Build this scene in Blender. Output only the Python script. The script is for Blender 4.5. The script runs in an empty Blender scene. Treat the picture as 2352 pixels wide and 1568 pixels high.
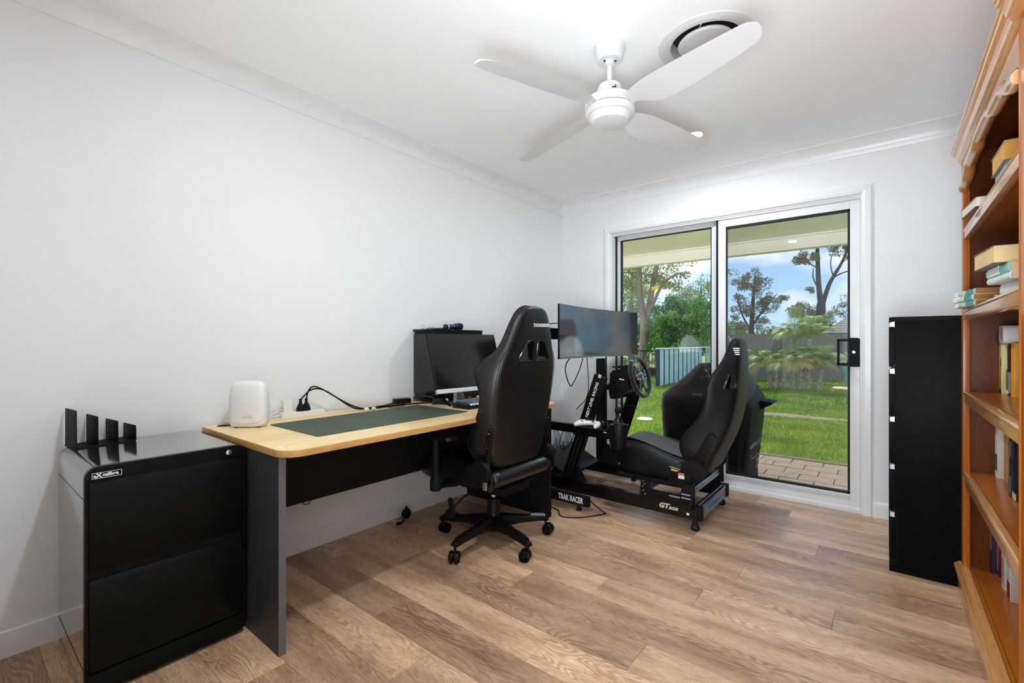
import bpy, bmesh, math, random
from mathutils import Matrix, Vector, Euler
import numpy as np

random.seed(7)
rng = np.random.default_rng(7)
S = bpy.context.scene
COL = S.collection
PI = math.pi

# ------------------------------------------------------------------ camera
cam_d = bpy.data.cameras.new('camera')
cam_d.sensor_width = 36.0
cam_d.lens = 36.0 * 1067.0 / 2352.0
cam_d.shift_y = 3.0 / 2352.0
cam_d.clip_start = 0.02
cam_d.clip_end = 500
cam = bpy.data.objects.new('camera', cam_d)
cam.location = (2.406, 0.0, 1.10)
cam.rotation_euler = (PI / 2, 0, 0.679)
COL.objects.link(cam)
S.camera = cam

# ------------------------------------------------------------------ colour management
S.view_settings.view_transform = 'Standard'
S.view_settings.look = 'None'
S.view_settings.gamma = 1.0
S.view_settings.exposure = -0.02
S.view_settings.use_curve_mapping = False
try:
    S.cycles.max_bounces = 14
    S.cycles.diffuse_bounces = 7
    S.cycles.glossy_bounces = 5
    S.cycles.transparent_max_bounces = 24
    S.cycles.sample_clamp_indirect = 6.0
    S.cycles.use_denoising = True
    S.cycles.caustics_reflective = False
    S.cycles.caustics_refractive = False
except Exception:
    pass

# ------------------------------------------------------------------ sky
W = bpy.data.worlds.new('sky')
S.world = W
W.use_nodes = True
nt = W.node_tree
nt.nodes.clear()
def wn(t, **k):
    n = nt.nodes.new(t)
    for a, b in k.items():
        setattr(n, a, b)
    return n
w_out = wn('ShaderNodeOutputWorld')
w_bg = wn('ShaderNodeBackground')
w_tc = wn('ShaderNodeTexCoord')
w_sep = wn('ShaderNodeSeparateXYZ')
nt.links.new(w_tc.outputs['Generated'], w_sep.inputs[0])
w_ramp = wn('ShaderNodeValToRGB')
w_ramp.color_ramp.elements[0].position = 0.0
w_ramp.color_ramp.elements[0].color = (0.52, 0.76, 1.0, 1)
w_ramp.color_ramp.elements[1].position = 0.45
w_ramp.color_ramp.elements[1].color = (0.10, 0.30, 0.84, 1)
nt.links.new(w_sep.outputs['Z'], w_ramp.inputs[0])
w_map = wn('ShaderNodeMapping')
w_map.inputs['Scale'].default_value = (1.0, 1.0, 2.2)
w_map.inputs['Location'].default_value = (0.36, 0.1, 0.0)
nt.links.new(w_tc.outputs['Generated'], w_map.inputs[0])
w_no = wn('ShaderNodeTexNoise')
w_no.inputs['Scale'].default_value = 3.6
w_no.inputs['Detail'].default_value = 9
w_no.inputs['Roughness'].default_value = 0.55
nt.links.new(w_map.outputs[0], w_no.inputs['Vector'])
w_cr = wn('ShaderNodeValToRGB')
w_cr.color_ramp.elements[0].position = 0.47
w_cr.color_ramp.elements[0].color = (0, 0, 0, 1)
w_cr.color_ramp.elements[1].position = 0.59
w_cr.color_ramp.elements[1].color = (1, 1, 1, 1)
nt.links.new(w_no.outputs['Fac'], w_cr.inputs[0])
w_mix = wn('ShaderNodeMixRGB')
w_mix.inputs[2].default_value = (1.0, 1.0, 1.0, 1)
nt.links.new(w_cr.outputs[0], w_mix.inputs[0])
nt.links.new(w_ramp.outputs[0], w_mix.inputs[1])
nt.links.new(w_mix.outputs[0], w_bg.inputs[0])
w_bg.inputs[1].default_value = 1.6
nt.links.new(w_bg.outputs[0], w_out.inputs[0])

# ------------------------------------------------------------------ lights
def lamp(name, kind, loc, energy, rot=(0, 0, 0), color=(1, 1, 1), **k):
    d = bpy.data.lights.new(name, kind)
    d.energy = energy
    d.color = color
    for a, b in k.items():
        setattr(d, a, b)
    o = bpy.data.objects.new(name, d)
    o.location = loc
    o.rotation_euler = rot
    COL.objects.link(o)
    return o
lamp('sun', 'SUN', (0, 30, 30), 6.0, rot=(math.radians(-36), math.radians(-16), 0), color=(1, 0.96, 0.88), angle=0.02)
DOWN = [(1.472, 2.97), (1.472, 0.72)]
DOWN_W = (16.0, 16.0)
for i, (x, y) in enumerate(DOWN):
    lamp('downlight_lamp', 'AREA', (x, y, 2.383), DOWN_W[i], color=(0.83, 0.93, 1.0), shape='DISK', size=0.085, spread=PI)
# added unseen fill: two lamps aimed at the ceiling, one beyond the doorway
lamp('ceiling_fill', 'AREA', (2.38, -0.02, 0.90), 23.0, rot=(math.radians(180 - 62), 0, math.radians(16)), color=(0.83, 0.93, 1.0), shape='DISK', size=0.75, spread=math.radians(115))
lamp('ceiling_fill', 'AREA', (2.30, 0.02, 0.95), 3.0, rot=(math.radians(180 - 24), 0, math.radians(39)), color=(0.83, 0.93, 1.0), shape='DISK', size=0.20, spread=math.radians(150))
lamp('hall_fill', 'AREA', (2.3, -1.0, 2.36), 55.0, color=(0.83, 0.93, 1.0), shape='DISK', size=0.3, spread=PI)  # added behind the camera for broad, even fill

for x_, a_ in ((-2.3, -24), (4.3, 24)):      # added fill lights, out of view past both porch ends, to lift the soffit
    lamp('porch_side_fill', 'AREA', (x_, 4.9, 0.3), 620.0, rot=(math.radians(180), math.radians(a_), 0), color=(0.97, 0.90, 1.0), shape='DISK', size=0.3, spread=math.radians(110))
lamp('soffit_fill', 'AREA', (1.4, 3.98, 2.12), 25.0, rot=(math.radians(180 - 36), 0, 0), color=(1.0, 0.92, 0.95), shape='RECTANGLE', size=1.6, size_y=0.1, spread=math.radians(170))  # added out of view above the door to brighten soffit and beam

# ------------------------------------------------------------------ colour + materials
def lin(c):
    c = c / 255.0
    return c / 12.92 if c <= 0.04045 else ((c + 0.055) / 1.055) ** 2.4
def rgb(r, g, b):
    return (lin(r), lin(g), lin(b), 1.0)
MATS = {}
def mat(name, col, rough=0.5, metal=0.0, spec=0.5, bump=0.0, bscale=60.0, vary=0.0, vscale=8.0, stretch=(1, 1, 1), coat=0.0,
        emit=0.0, sheen=0.0, col2=None):
    m = bpy.data.materials.new(name)
    m.use_nodes = True
    t = m.node_tree
    b = t.nodes['Principled BSDF']
    b.inputs['Base Color'].default_value = col
    b.inputs['Roughness'].default_value = rough
    b.inputs['Metallic'].default_value = metal
    b.inputs['Specular IOR Level'].default_value = spec
    b.inputs['Coat Weight'].default_value = coat
    b.inputs['Coat Roughness'].default_value = 0.08
    if sheen:
        b.inputs['Sheen Weight'].default_value = sheen
    if emit:
        b.inputs['Emission Color'].default_value = col
        b.inputs['Emission Strength'].default_value = emit
    if bump or vary or col2:
        tc = t.nodes.new('ShaderNodeTexCoord')
        mp = t.nodes.new('ShaderNodeMapping')
        mp.inputs['Scale'].default_value = stretch
        t.links.new(tc.outputs['Object'], mp.inputs[0])
    if vary or col2:
        n = t.nodes.new('ShaderNodeTexNoise')
        n.inputs['Scale'].default_value = vscale
        n.inputs['Detail'].default_value = 5
        t.links.new(mp.outputs[0], n.inputs['Vector'])
        r = t.nodes.new('ShaderNodeValToRGB')
        r.color_ramp.elements[0].position = 0.32
        r.color_ramp.elements[1].position = 0.68
        if col2:
            r.color_ramp.elements[0].color = col
            r.color_ramp.elements[1].color = col2
        else:
            r.color_ramp.elements[0].color = tuple(max(0, c * (1 - vary)) for c in col[:3]) + (1,)
            r.color_ramp.elements[1].color = tuple(min(1, c * (1 + vary)) for c in col[:3]) + (1,)
        t.links.new(n.outputs['Fac'], r.inputs[0])
        t.links.new(r.outputs[0], b.inputs['Base Color'])
    if bump:
        n2 = t.nodes.new('ShaderNodeTexNoise')
        n2.inputs['Scale'].default_value = bscale
        n2.inputs['Detail'].default_value = 4
        t.links.new(mp.outputs[0], n2.inputs['Vector'])
        bp = t.nodes.new('ShaderNodeBump')
        bp.inputs['Strength'].default_value = bump
        bp.inputs['Distance'].default_value = 0.01
        t.links.new(n2.outputs['Fac'], bp.inputs['Height'])
        t.links.new(bp.outputs[0], b.inputs['Normal'])
    MATS[name] = m
    return m

def wood(name, c1, c2, c3, axis='y', rough=0.35, coat=0.2, scale=1.0, wscale=7.0, spec=0.4):
    """grained wood with the grain along one axis"""
    m = bpy.data.materials.new(name)
    m.use_nodes = True
    t = m.node_tree
    b = t.nodes['Principled BSDF']
    b.inputs['Roughness'].default_value = rough
    b.inputs['Coat Weight'].default_value = coat
    b.inputs['Specular IOR Level'].default_value = spec
    b.inputs['Coat Roughness'].default_value = 0.15
    tc = t.nodes.new('ShaderNodeTexCoord')
    mp = t.nodes.new('ShaderNodeMapping')
    k = {'x': (0.08, 1, 1), 'y': (1, 0.08, 1), 'z': (1, 1, 0.08)}[axis]
    mp.inputs['Scale'].default_value = tuple(v * scale for v in k)
    t.links.new(tc.outputs['Object'], mp.inputs[0])
    n1 = t.nodes.new('ShaderNodeTexNoise')
    n1.inputs['Scale'].default_value = wscale
    n1.inputs['Detail'].default_value = 3
    n1.inputs['Distortion'].default_value = 0.6
    t.links.new(mp.outputs[0], n1.inputs['Vector'])
    n2 = t.nodes.new('ShaderNodeTexNoise')
    n2.inputs['Scale'].default_value = wscale * 18
    n2.inputs['Detail'].default_value = 2
    t.links.new(mp.outputs[0], n2.inputs['Vector'])
    r = t.nodes.new('ShaderNodeValToRGB')
    r.color_ramp.elements[0].position = 0.33
    r.color_ramp.elements[0].color = c1
    r.color_ramp.elements[1].position = 0.70
    r.color_ramp.elements[1].color = c3
    e = r.color_ramp.elements.new(0.5)
    e.color = c2
    t.links.new(n1.outputs['Fac'], r.inputs[0])
    mx = t.nodes.new('ShaderNodeMixRGB')
    mx.blend_type = 'MULTIPLY'
    mx.inputs[0].default_value = 0.35
    r2 = t.nodes.new('ShaderNodeValToRGB')
    r2.color_ramp.elements[0].position = 0.35
    r2.color_ramp.elements[0].color = (0.55, 0.55, 0.55, 1)
    r2.color_ramp.elements[1].position = 0.6
    r2.color_ramp.elements[1].color = (1, 1, 1, 1)
    t.links.new(n2.outputs['Fac'], r2.inputs[0])
    t.links.new(r.outputs[0], mx.inputs[1])
    t.links.new(r2.outputs[0], mx.inputs[2])
    t.links.new(mx.outputs[0], b.inputs['Base Color'])
    MATS[name] = m
    return m

def plank_material():
    m = bpy.data.materials.new('oak_plank')
    m.use_nodes = True
    t = m.node_tree
    N = t.nodes.new
    L = t.links.new
    b = t.nodes['Principled BSDF']
    b.inputs['Specular IOR Level'].default_value = 0.5
    tc = N('ShaderNodeTexCoord')
    oi = N('ShaderNodeObjectInfo')
    # shift the grain per plank
    mul = N('ShaderNodeMath'); mul.operation = 'MULTIPLY'; mul.inputs[1].default_value = 37.0
    L(oi.outputs['Random'], mul.inputs[0])
    cx = N('ShaderNodeCombineXYZ')
    L(mul.outputs[0], cx.inputs[0]); L(mul.outputs[0], cx.inputs[1]); L(mul.outputs[0], cx.inputs[2])
    add = N('ShaderNodeVectorMath'); add.operation = 'ADD'
    L(tc.outputs['Object'], add.inputs[0]); L(cx.outputs[0], add.inputs[1])
    mp = N('ShaderNodeMapping'); mp.inputs['Scale'].default_value = (1.1, 5.2, 1)
    L(add.outputs[0], mp.inputs[0])
    n0 = N('ShaderNodeTexNoise'); n0.inputs['Scale'].default_value = 1.5; n0.inputs['Detail'].default_value = 2.0
    n0.inputs['Distortion'].default_value = 0.35
    L(mp.outputs[0], n0.inputs['Vector'])
    # cathedral rings: contour lines of the smooth noise
    m1 = N('ShaderNodeMath'); m1.operation = 'MULTIPLY'; m1.inputs[1].default_value = 170.0
    L(n0.outputs['Fac'], m1.inputs[0])
    m2 = N('ShaderNodeMath'); m2.operation = 'SINE'; L(m1.outputs[0], m2.inputs[0])
    rr = N('ShaderNodeMapRange'); rr.inputs[1].default_value = -1; rr.inputs[2].default_value = 1
    L(m2.outputs[0], rr.inputs[0])
    # long fibres
    mpf = N('ShaderNodeMapping'); mpf.inputs['Scale'].default_value = (7.0, 62, 1)
    L(add.outputs[0], mpf.inputs[0])
    nf = N('ShaderNodeTexNoise'); nf.inputs['Scale'].default_value = 4.0; nf.inputs['Detail'].default_value = 4
    L(mpf.outputs[0], nf.inputs['Vector'])
    # where rings are visible at all
    npat = N('ShaderNodeTexNoise'); npat.inputs['Scale'].default_value = 1.1; npat.inputs['Detail'].default_value = 1
    L(mp.outputs[0], npat.inputs['Vector'])
    rp = N('ShaderNodeValToRGB'); rp.color_ramp.elements[0].position = 0.40; rp.color_ramp.elements[1].position = 0.62
    L(npat.outputs['Fac'], rp.inputs[0])
    # broad patches
    nb = N('ShaderNodeTexNoise'); nb.inputs['Scale'].default_value = 2.3; nb.inputs['Detail'].default_value = 3
    L(mp.outputs[0], nb.inputs['Vector'])
    rb = N('ShaderNodeValToRGB')
    rb.color_ramp.elements[0].position = 0.34; rb.color_ramp.elements[0].color = rgb(182, 147, 119)
    rb.color_ramp.elements[1].position = 0.68; rb.color_ramp.elements[1].color = rgb(224, 190, 158)
    e = rb.color_ramp.elements.new(0.5); e.color = rgb(208, 173, 140)
    L(nb.outputs['Fac'], rb.inputs[0])
    mixt = N('ShaderNodeMixRGB'); mixt.blend_type = 'MULTIPLY'; mixt.inputs[0].default_value = 1
    L(rb.outputs[0], mixt.inputs[1]); L(oi.outputs['Color'], mixt.inputs[2])
    rg = N('ShaderNodeValToRGB')
    rg.color_ramp.elements[0].color = (0.62, 0.58, 0.57, 1); rg.color_ramp.elements[0].position = 0.15
    rg.color_ramp.elements[1].color = (1.08, 1.07, 1.06, 1); rg.color_ramp.elements[1].position = 0.75
    L(rr.outputs[0], rg.inputs[0])
    mixr = N('ShaderNodeMixRGB'); mixr.blend_type = 'MULTIPLY'
    mf = N('ShaderNodeMath'); mf.operation = 'MULTIPLY'; mf.inputs[1].default_value = 0.75
    L(rp.outputs[0], mf.inputs[0]); L(mf.outputs[0], mixr.inputs[0])
    L(mixt.outputs[0], mixr.inputs[1]); L(rg.outputs[0], mixr.inputs[2])
    rf = N('ShaderNodeValToRGB')
    rf.color_ramp.elements[0].color = (0.66, 0.63, 0.61, 1); rf.color_ramp.elements[0].position = 0.33
    rf.color_ramp.elements[1].color = (1.05, 1.05, 1.05, 1); rf.color_ramp.elements[1].position = 0.58
    L(nf.outputs['Fac'], rf.inputs[0])
    mixf = N('ShaderNodeMixRGB'); mixf.blend_type = 'MULTIPLY'; mixf.inputs[0].default_value = 0.9
    L(mixr.outputs[0], mixf.inputs[1]); L(rf.outputs[0], mixf.inputs[2])
    L(mixf.outputs[0], b.inputs['Base Color'])
    rro = N('ShaderNodeMapRange'); rro.inputs[3].default_value = 0.24; rro.inputs[4].default_value = 0.42
    L(nf.outputs['Fac'], rro.inputs[0]); L(rro.outputs[0], b.inputs['Roughness'])
    bp = N('ShaderNodeBump'); bp.inputs['Strength'].default_value = 0.12; bp.inputs['Distance'].default_value = 0.002
    L(nf.outputs['Fac'], bp.inputs['Height']); L(bp.outputs[0], b.inputs['Normal'])
    return m

def glass_material(name, tint=(1, 1, 1, 1), refl=1.0):
    m = bpy.data.materials.new(name)
    m.use_nodes = True
    t = m.node_tree
    t.nodes.clear()
    o = t.nodes.new('ShaderNodeOutputMaterial')
    mx = t.nodes.new('ShaderNodeMixShader')
    tr = t.nodes.new('ShaderNodeBsdfTransparent'); tr.inputs[0].default_value = tint
    gl = t.nodes.new('ShaderNodeBsdfGlossy'); gl.inputs['Roughness'].default_value = 0.0
    fr = t.nodes.new('ShaderNodeFresnel'); fr.inputs[0].default_value = 1.5
    ml = t.nodes.new('ShaderNodeMath'); ml.operation = 'MULTIPLY'; ml.inputs[1].default_value = refl
    t.links.new(fr.outputs[0], ml.inputs[0])
    t.links.new(ml.outputs[0], mx.inputs[0])
    t.links.new(tr.outputs[0], mx.inputs[1])
    t.links.new(gl.outputs[0], mx.inputs[2])
    t.links.new(mx.outputs[0], o.inputs[0])
    return m

M_WALL = mat('wall_paint', (0.83, 0.83, 0.835, 1), 0.75, bump=0.03, bscale=220)
M_CEIL = mat('ceiling_paint', (0.93, 0.93, 0.935, 1), 0.8, bump=0.02, bscale=220)
M_TRIM = mat('trim_enamel', (0.83, 0.83, 0.835, 1), 0.3, vary=0.02)
M_ALU_W = mat('white_powdercoat', (0.78, 0.78, 0.785, 1), 0.32, vary=0.02)
M_FAN = mat('fan_white', (0.70, 0.70, 0.705, 1), 0.28, vary=0.01)
M_PLANK = plank_material()
M_SUB = mat('subfloor', rgb(70, 55, 42), 0.8, vary=0.1)
M_GLASS = glass_material('window_glass', (0.97, 0.985, 0.975, 1), 0.8)
M_GLASS2 = glass_material('window_glass_tinted', (0.80, 0.83, 0.82, 1), 1.0)
M_RUBBER = mat('black_rubber', rgb(22, 26, 28), 0.5, spec=0.25, vary=0.1)
M_BLACK = mat('black_satin', rgb(13, 13, 14), 0.38, spec=0.22, vary=0.08, vscale=20)
M_BLACKM = mat('black_matt', rgb(12, 12, 13), 0.6, spec=0.2, vary=0.1, vscale=20)
M_BLACKG = mat('black_gloss', rgb(9, 9, 10), 0.08, vary=0.05)
M_SCREEN = mat('screen_glass', rgb(7, 7, 9), 0.06, spec=0.6, vary=0.05)
M_SCREENM = mat('screen_semi_matt', rgb(13, 14, 16), 0.17, spec=0.6, vary=0.05)
M_ANOD = mat('black_anodised', rgb(17, 17, 19), 0.25, metal=0.35, vary=0.08, stretch=(0.1, 1, 1))
M_ANODB = mat('bare_edge_aluminium', rgb(120, 124, 128), 0.25, metal=0.9, vary=0.08)
M_LEATHER = mat('black_leatherette', rgb(10, 10, 11), 0.33, spec=0.5, bump=0.12, bscale=320, vary=0.1)
M_SUEDE = mat('black_suede', rgb(16, 17, 20), 0.75, spec=0.2, bump=0.1, bscale=200, vary=0.25, vscale=14, sheen=0.3)
M_FABRIC = mat('black_vinyl', rgb(13, 13, 14), 0.48, spec=0.3, bump=0.06, bscale=300, vary=0.1)
M_CAB = mat('black_cabinet_enamel', rgb(15, 17, 15), 0.23, spec=0.1, bump=0.03, bscale=500, vary=0.06)
M_CABS = mat('black_cabinet_gloss', rgb(17, 18, 17), 0.10, spec=1.0, coat=1.0, bump=0.012, bscale=500, vary=0.06)
M_CHROME = mat('chrome', (0.8, 0.8, 0.82, 1), 0.15, metal=1.0, vary=0.03)
M_STEEL = mat('brushed_steel', (0.6, 0.63, 0.68, 1), 0.3, metal=0.9, vary=0.05, stretch=(1, 20, 1))
M_SILVER = mat('silver_plastic', rgb(208, 210, 212), 0.35, metal=0.1, vary=0.03)
M_WHITE = mat('white_plastic', (0.78, 0.78, 0.77, 1), 0.35, vary=0.02)
M_PRINTW = mat('white_print', (0.80, 0.80, 0.79, 1), 0.5, vary=0.04)
M_PRINTG = mat('grey_print', rgb(150, 150, 150), 0.5, vary=0.04)
M_PRINTGOLD = mat('pale_gold_print', rgb(205, 196, 172), 0.5, vary=0.04)
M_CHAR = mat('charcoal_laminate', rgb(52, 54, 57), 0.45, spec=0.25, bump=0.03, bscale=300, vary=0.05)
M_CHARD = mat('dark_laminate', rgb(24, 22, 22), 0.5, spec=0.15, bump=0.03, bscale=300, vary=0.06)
M_EDGE = mat('grey_edge_band', rgb(98, 99, 102), 0.4, vary=0.04)
M_MAPLE = wood('pale_oak_laminate', rgb(236, 194, 128), rgb(246, 212, 150), rgb(250, 222, 168), 'y', 0.38, 0.15, 1.0, 9)
M_MAPLEE = wood('oak_edge', rgb(190, 142, 78), rgb(202, 155, 90), rgb(212, 168, 104), 'y', 0.4, 0.1, 1.0, 9)
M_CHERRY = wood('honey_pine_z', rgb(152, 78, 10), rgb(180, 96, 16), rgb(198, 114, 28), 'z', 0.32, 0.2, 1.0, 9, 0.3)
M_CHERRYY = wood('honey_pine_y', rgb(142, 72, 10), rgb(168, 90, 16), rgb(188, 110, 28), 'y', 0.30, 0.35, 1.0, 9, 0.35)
M_CHERRYD = wood('honey_pine_shaded', rgb(94, 42, 2), rgb(110, 53, 3), rgb(122, 62, 6), 'z', 0.45, 0.0, 1.0, 9, 0.25)  # darker copy of the pine: shade inside the case put into the colour
M_CROWN = wood('honey_pine_lit', rgb(190, 128, 70), rgb(206, 144, 86), rgb(218, 160, 104), 'y', 0.22, 0.8, 1.0, 9, 0.5)  # paler copy of the pine: window light put into the colour, plus gloss
M_MAT = mat('green_desk_mat', rgb(54, 70, 52), 0.6, bump=0.12, bscale=260, vary=0.14, vscale=6)
M_ASHB = wood('black_ash_veneer', rgb(8, 8, 9), rgb(10, 10, 11), rgb(14, 14, 15), 'z', 0.42, 0.0, 1.0, 12, 0.06)
M_SMOKE = mat('frosted_grip', (0.55, 0.66, 0.78, 1), 0.25, metal=0.6, vary=0.1)
M_LAMP = mat('lamp_lens', (1, 0.98, 0.95, 1), 0.4, emit=45.0)
M_LAMPO = mat('lamp_lens_unlit', (0.72, 0.73, 0.74, 1), 0.45, vary=0.01)
M_DUCT = mat('duct_black', rgb(14, 14, 15), 0.6, vary=0.2)
M_PAGES = mat('book_pages', rgb(222, 196, 152), 0.8, bump=0.5, bscale=90, stretch=(1, 1, 14), vary=0.08)
M_PAGESW = mat('book_pages_white', rgb(236, 226, 206), 0.8, bump=0.4, bscale=90, stretch=(1, 1, 14), vary=0.05)
M_CREAM = mat('soffit_paint', rgb(238, 236, 226), 0.7, vary=0.02)

# ------------------------------------------------------------------ mesh builder
ORG = {}
def rotm(e):
    return Euler(e, 'XYZ').to_matrix()

class MB:
    def __init__(self):
        self.v = []
        self.f = []
        self.m = []
        self.mi = 0
    def mark(self):
        return len(self.v)
    def add(self, vs, fs):
        o = len(self.v)
        self.v += [tuple(p) for p in vs]
        for f in fs:
            self.f.append(tuple(i + o for i in f))
            self.m.append(self.mi)
        return self
    def xf(self, M, start=0):
        for i in range(start, len(self.v)):
            self.v[i] = tuple(M @ Vector(self.v[i]))
        return self
    def box(self, lo, hi, rot=None, c=None):
        x0, y0, z0 = lo; x1, y1, z1 = hi
        vs = [(x0, y0, z0), (x1, y0, z0), (x1, y1, z0), (x0, y1, z0), (x0, y0, z1), (x1, y0, z1), (x1, y1, z1), (x0, y1, z1)]
        if rot is not None:
            R = rotm(rot)
            cc = Vector(c) if c is not None else Vector(((x0 + x1) / 2, (y0 + y1) / 2, (z0 + z1) / 2))
            vs = [tuple(R @ (Vector(p) - cc) + cc) for p in vs]
        return self.add(vs, [(0, 3, 2, 1), (4, 5, 6, 7), (0, 1, 5, 4), (1, 2, 6, 5), (2, 3, 7, 6), (3, 0, 4, 7)])
    def cbox(self, c, s, rot=None):
        return self.box([c[i] - s[i] / 2 for i in range(3)], [c[i] + s[i] / 2 for i in range(3)], rot, c)
    def beam(self, p0, p1, w, h, up=(0, 0, 1), e0=0, e1=0):
        """rectangular bar from p0 to p1; w across, h along 'up'"""
        p0 = Vector(p0); p1 = Vector(p1)
        d = (p1 - p0).normalized()
        p0 = p0 - d * e0; p1 = p1 + d * e1
        s = d.cross(Vector(up)).normalized()
        u = s.cross(d)
        vs = []
        for p in (p0, p1):
            for a, b in ((-1, -1), (1, -1), (1, 1), (-1, 1)):
                vs.append(p + s * (a * w / 2) + u * (b * h / 2))
        return self.add(vs, [(3, 2, 1, 0), (4, 5, 6, 7), (0, 1, 5, 4), (1, 2, 6, 5), (2, 3, 7, 6), (3, 0, 4, 7)])
    def ring_frame(self, d, up=None):
        d = Vector(d).normalized()
        a = Vector((0, 0, 1)) if abs(d.z) < 0.9 else Vector((1, 0, 0))
        if up is not None:
            a = Vector(up)
        s = d.cross(a).normalized()
        return s, s.cross(d).normalized()
    def cyl(self, p0, p1, r0, r1=None, n=16, cap=True):
        r1 = r0 if r1 is None else r1
        p0 = Vector(p0); p1 = Vector(p1)
        s, u = self.ring_frame(p1 - p0)
        vs = []
        for p, r in ((p0, r0), (p1, r1)):
            for i in range(n):
                a = 2 * PI * i / n
                vs.append(p + s * (r * math.cos(a)) + u * (r * math.sin(a)))
        fs = [(i, i + n, (i + 1) % n + n, (i + 1) % n) for i in range(n)]
        if cap:
            fs += [tuple(range(n)), tuple(range(2 * n - 1, n - 1, -1))]
        return self.add(vs, fs)
    def tube(self, pts, r, n=8, closed=False, cap=True, smooth=0):
        pts = [Vector(p) for p in pts]
        for _ in range(smooth):       # corner cutting keeps the ends
            q = [pts[0]]
            for a, b in zip(pts[:-1], pts[1:]):
                q += [a * 0.75 + b * 0.25, a * 0.25 + b * 0.75]
            q.append(pts[-1])
            pts = q
        k = len(pts)
        rs = r if isinstance(r, (list, tuple)) else None
        def rad(i):
            if rs is None:
                return r
            t = i / max(1, k - 1) * (len(rs) - 1)
            j = min(int(t), len(rs) - 2)
            return rs[j] + (rs[j + 1] - rs[j]) * (t - j)
        vs = []
        s = u = None
        for i, p in enumerate(pts):
            if closed:
                d = pts[(i + 1) % k] - pts[i - 1]
            else:
                d = pts[min(i + 1, k - 1)] - pts[max(i - 1, 0)]
            d = d.normalized() if d.length > 1e-9 else Vector((0, 0, 1))
            if s is None:
                s, u = self.ring_frame(d)
            else:
                s = (s - d * s.dot(d))
                s = s.normalized() if s.length > 1e-6 else self.ring_frame(d)[0]
                u = s.cross(d).normalized()
            for j in range(n):
                a = 2 * PI * j / n
                vs.append(p + s * (rad(i) * math.cos(a)) + u * (rad(i) * math.sin(a)))
        fs = []
        for i in range(k if closed else k - 1):
            b = ((i + 1) % k) * n
            for j in range(n):
                fs.append((i * n + j, b + j, b + (j + 1) % n, i * n + (j + 1) % n))
        if not closed and cap:
            fs += [tuple(range(n)), tuple(range(k * n - 1, (k - 1) * n - 1, -1))]
        return self.add(vs, fs)
    def prism(self, poly, axis, a, b):
        """polygon in the plane normal to axis, extruded from a to b. x:(y,z) y:(x,z) z:(x,y)"""
        def P(u, v, w):
            return {'x': (w, u, v), 'y': (u, w, v), 'z': (u, v, w)}[axis]
        n = len(poly)
        vs = [P(u, v, a) for u, v in poly] + [P(u, v, b) for u, v in poly]
        fs = [(i, (i + 1) % n, (i + 1) % n + n, i + n) for i in range(n)] + [tuple(range(n - 1, -1, -1)), tuple(range(n, 2 * n))]
        return self.add(vs, fs)
    def lathe(self, prof, o=(0, 0, 0), axis=(0, 0, 1), n=32, cap=True):
        o = Vector(o); ax = Vector(axis).normalized()
        s, u = self.ring_frame(ax)
        vs = []
        for r, h in prof:
            for i in range(n):
                a = 2 * PI * i / n
                vs.append(o + ax * h + s * (r * math.cos(a)) + u * (r * math.sin(a)))
        fs = []
        for k in range(len(prof) - 1):
            for i in range(n):
                j = (i + 1) % n
                fs.append((k * n + i, k * n + j, (k + 1) * n + j, (k + 1) * n + i))
        if cap:
            fs += [tuple(range(n)), tuple(range(len(prof) * n - 1, (len(prof) - 1) * n - 1, -1))]
        return self.add(vs, fs)
    def ball(self, c, r, n=16, k=10):
        sx, sy, sz = r if isinstance(r, (tuple, list)) else (r, r, r)
        vs = []
        for i in range(1, k):
            a = PI * i / k
            for j in range(n):
                b = 2 * PI * j / n
                vs.append((c[0] + sx * math.sin(a) * math.cos(b), c[1] + sy * math.sin(a) * math.sin(b), c[2] + sz * math.cos(a)))
        fs = []
        for i in range(k - 2):
            for j in range(n):
                fs.append((i * n + j, (i + 1) * n + j, (i + 1) * n + (j + 1) % n, i * n + (j + 1) % n))
        t = len(vs)
        vs += [(c[0], c[1], c[2] + sz), (c[0], c[1], c[2] - sz)]
        for j in range(n):
            fs.append((t, j, (j + 1) % n))
            fs.append((t + 1, (k - 2) * n + (j + 1) % n, (k - 2) * n + j))
        return self.add(vs, fs)
    def loft(self, rings, cap=True, closed=True):
        n = len(rings[0])
        vs = [p for r in rings for p in r]
        fs = []
        for k in range(len(rings) - 1):
            for i in range(n if closed else n - 1):
                j = (i + 1) % n
                fs.append((k * n + i, k * n + j, (k + 1) * n + j, (k + 1) * n + i))
        if cap:
            fs += [tuple(range(n - 1, -1, -1)), tuple(range((len(rings) - 1) * n, len(rings) * n))]
        return self.add(vs, fs)
    def build(self, name, mats, parent=None, bevel=0.0, seg=2, angle=35, smooth=True, subsurf=0, origin=None, fixn=True, **props):
        me = bpy.data.meshes.new(name)
        if parent is not None:
            o3 = Vector(ORG[parent.name])
        elif origin is not None:
            o3 = Vector(origin)
        else:
            a = np.array(self.v)
            o3 = Vector(((a[:, 0].min() + a[:, 0].max()) / 2, (a[:, 1].min() + a[:, 1].max()) / 2, a[:, 2].min()))
        vs = [(p[0] - o3.x, p[1] - o3.y, p[2] - o3.z) for p in self.v]
        me.from_pydata(vs, [], self.f)
        ml = mats if isinstance(mats, (list, tuple)) else [mats]
        for m in ml:
            me.materials.append(m)
        if len(ml) > 1:
            me.polygons.foreach_set('material_index', self.m)
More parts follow.
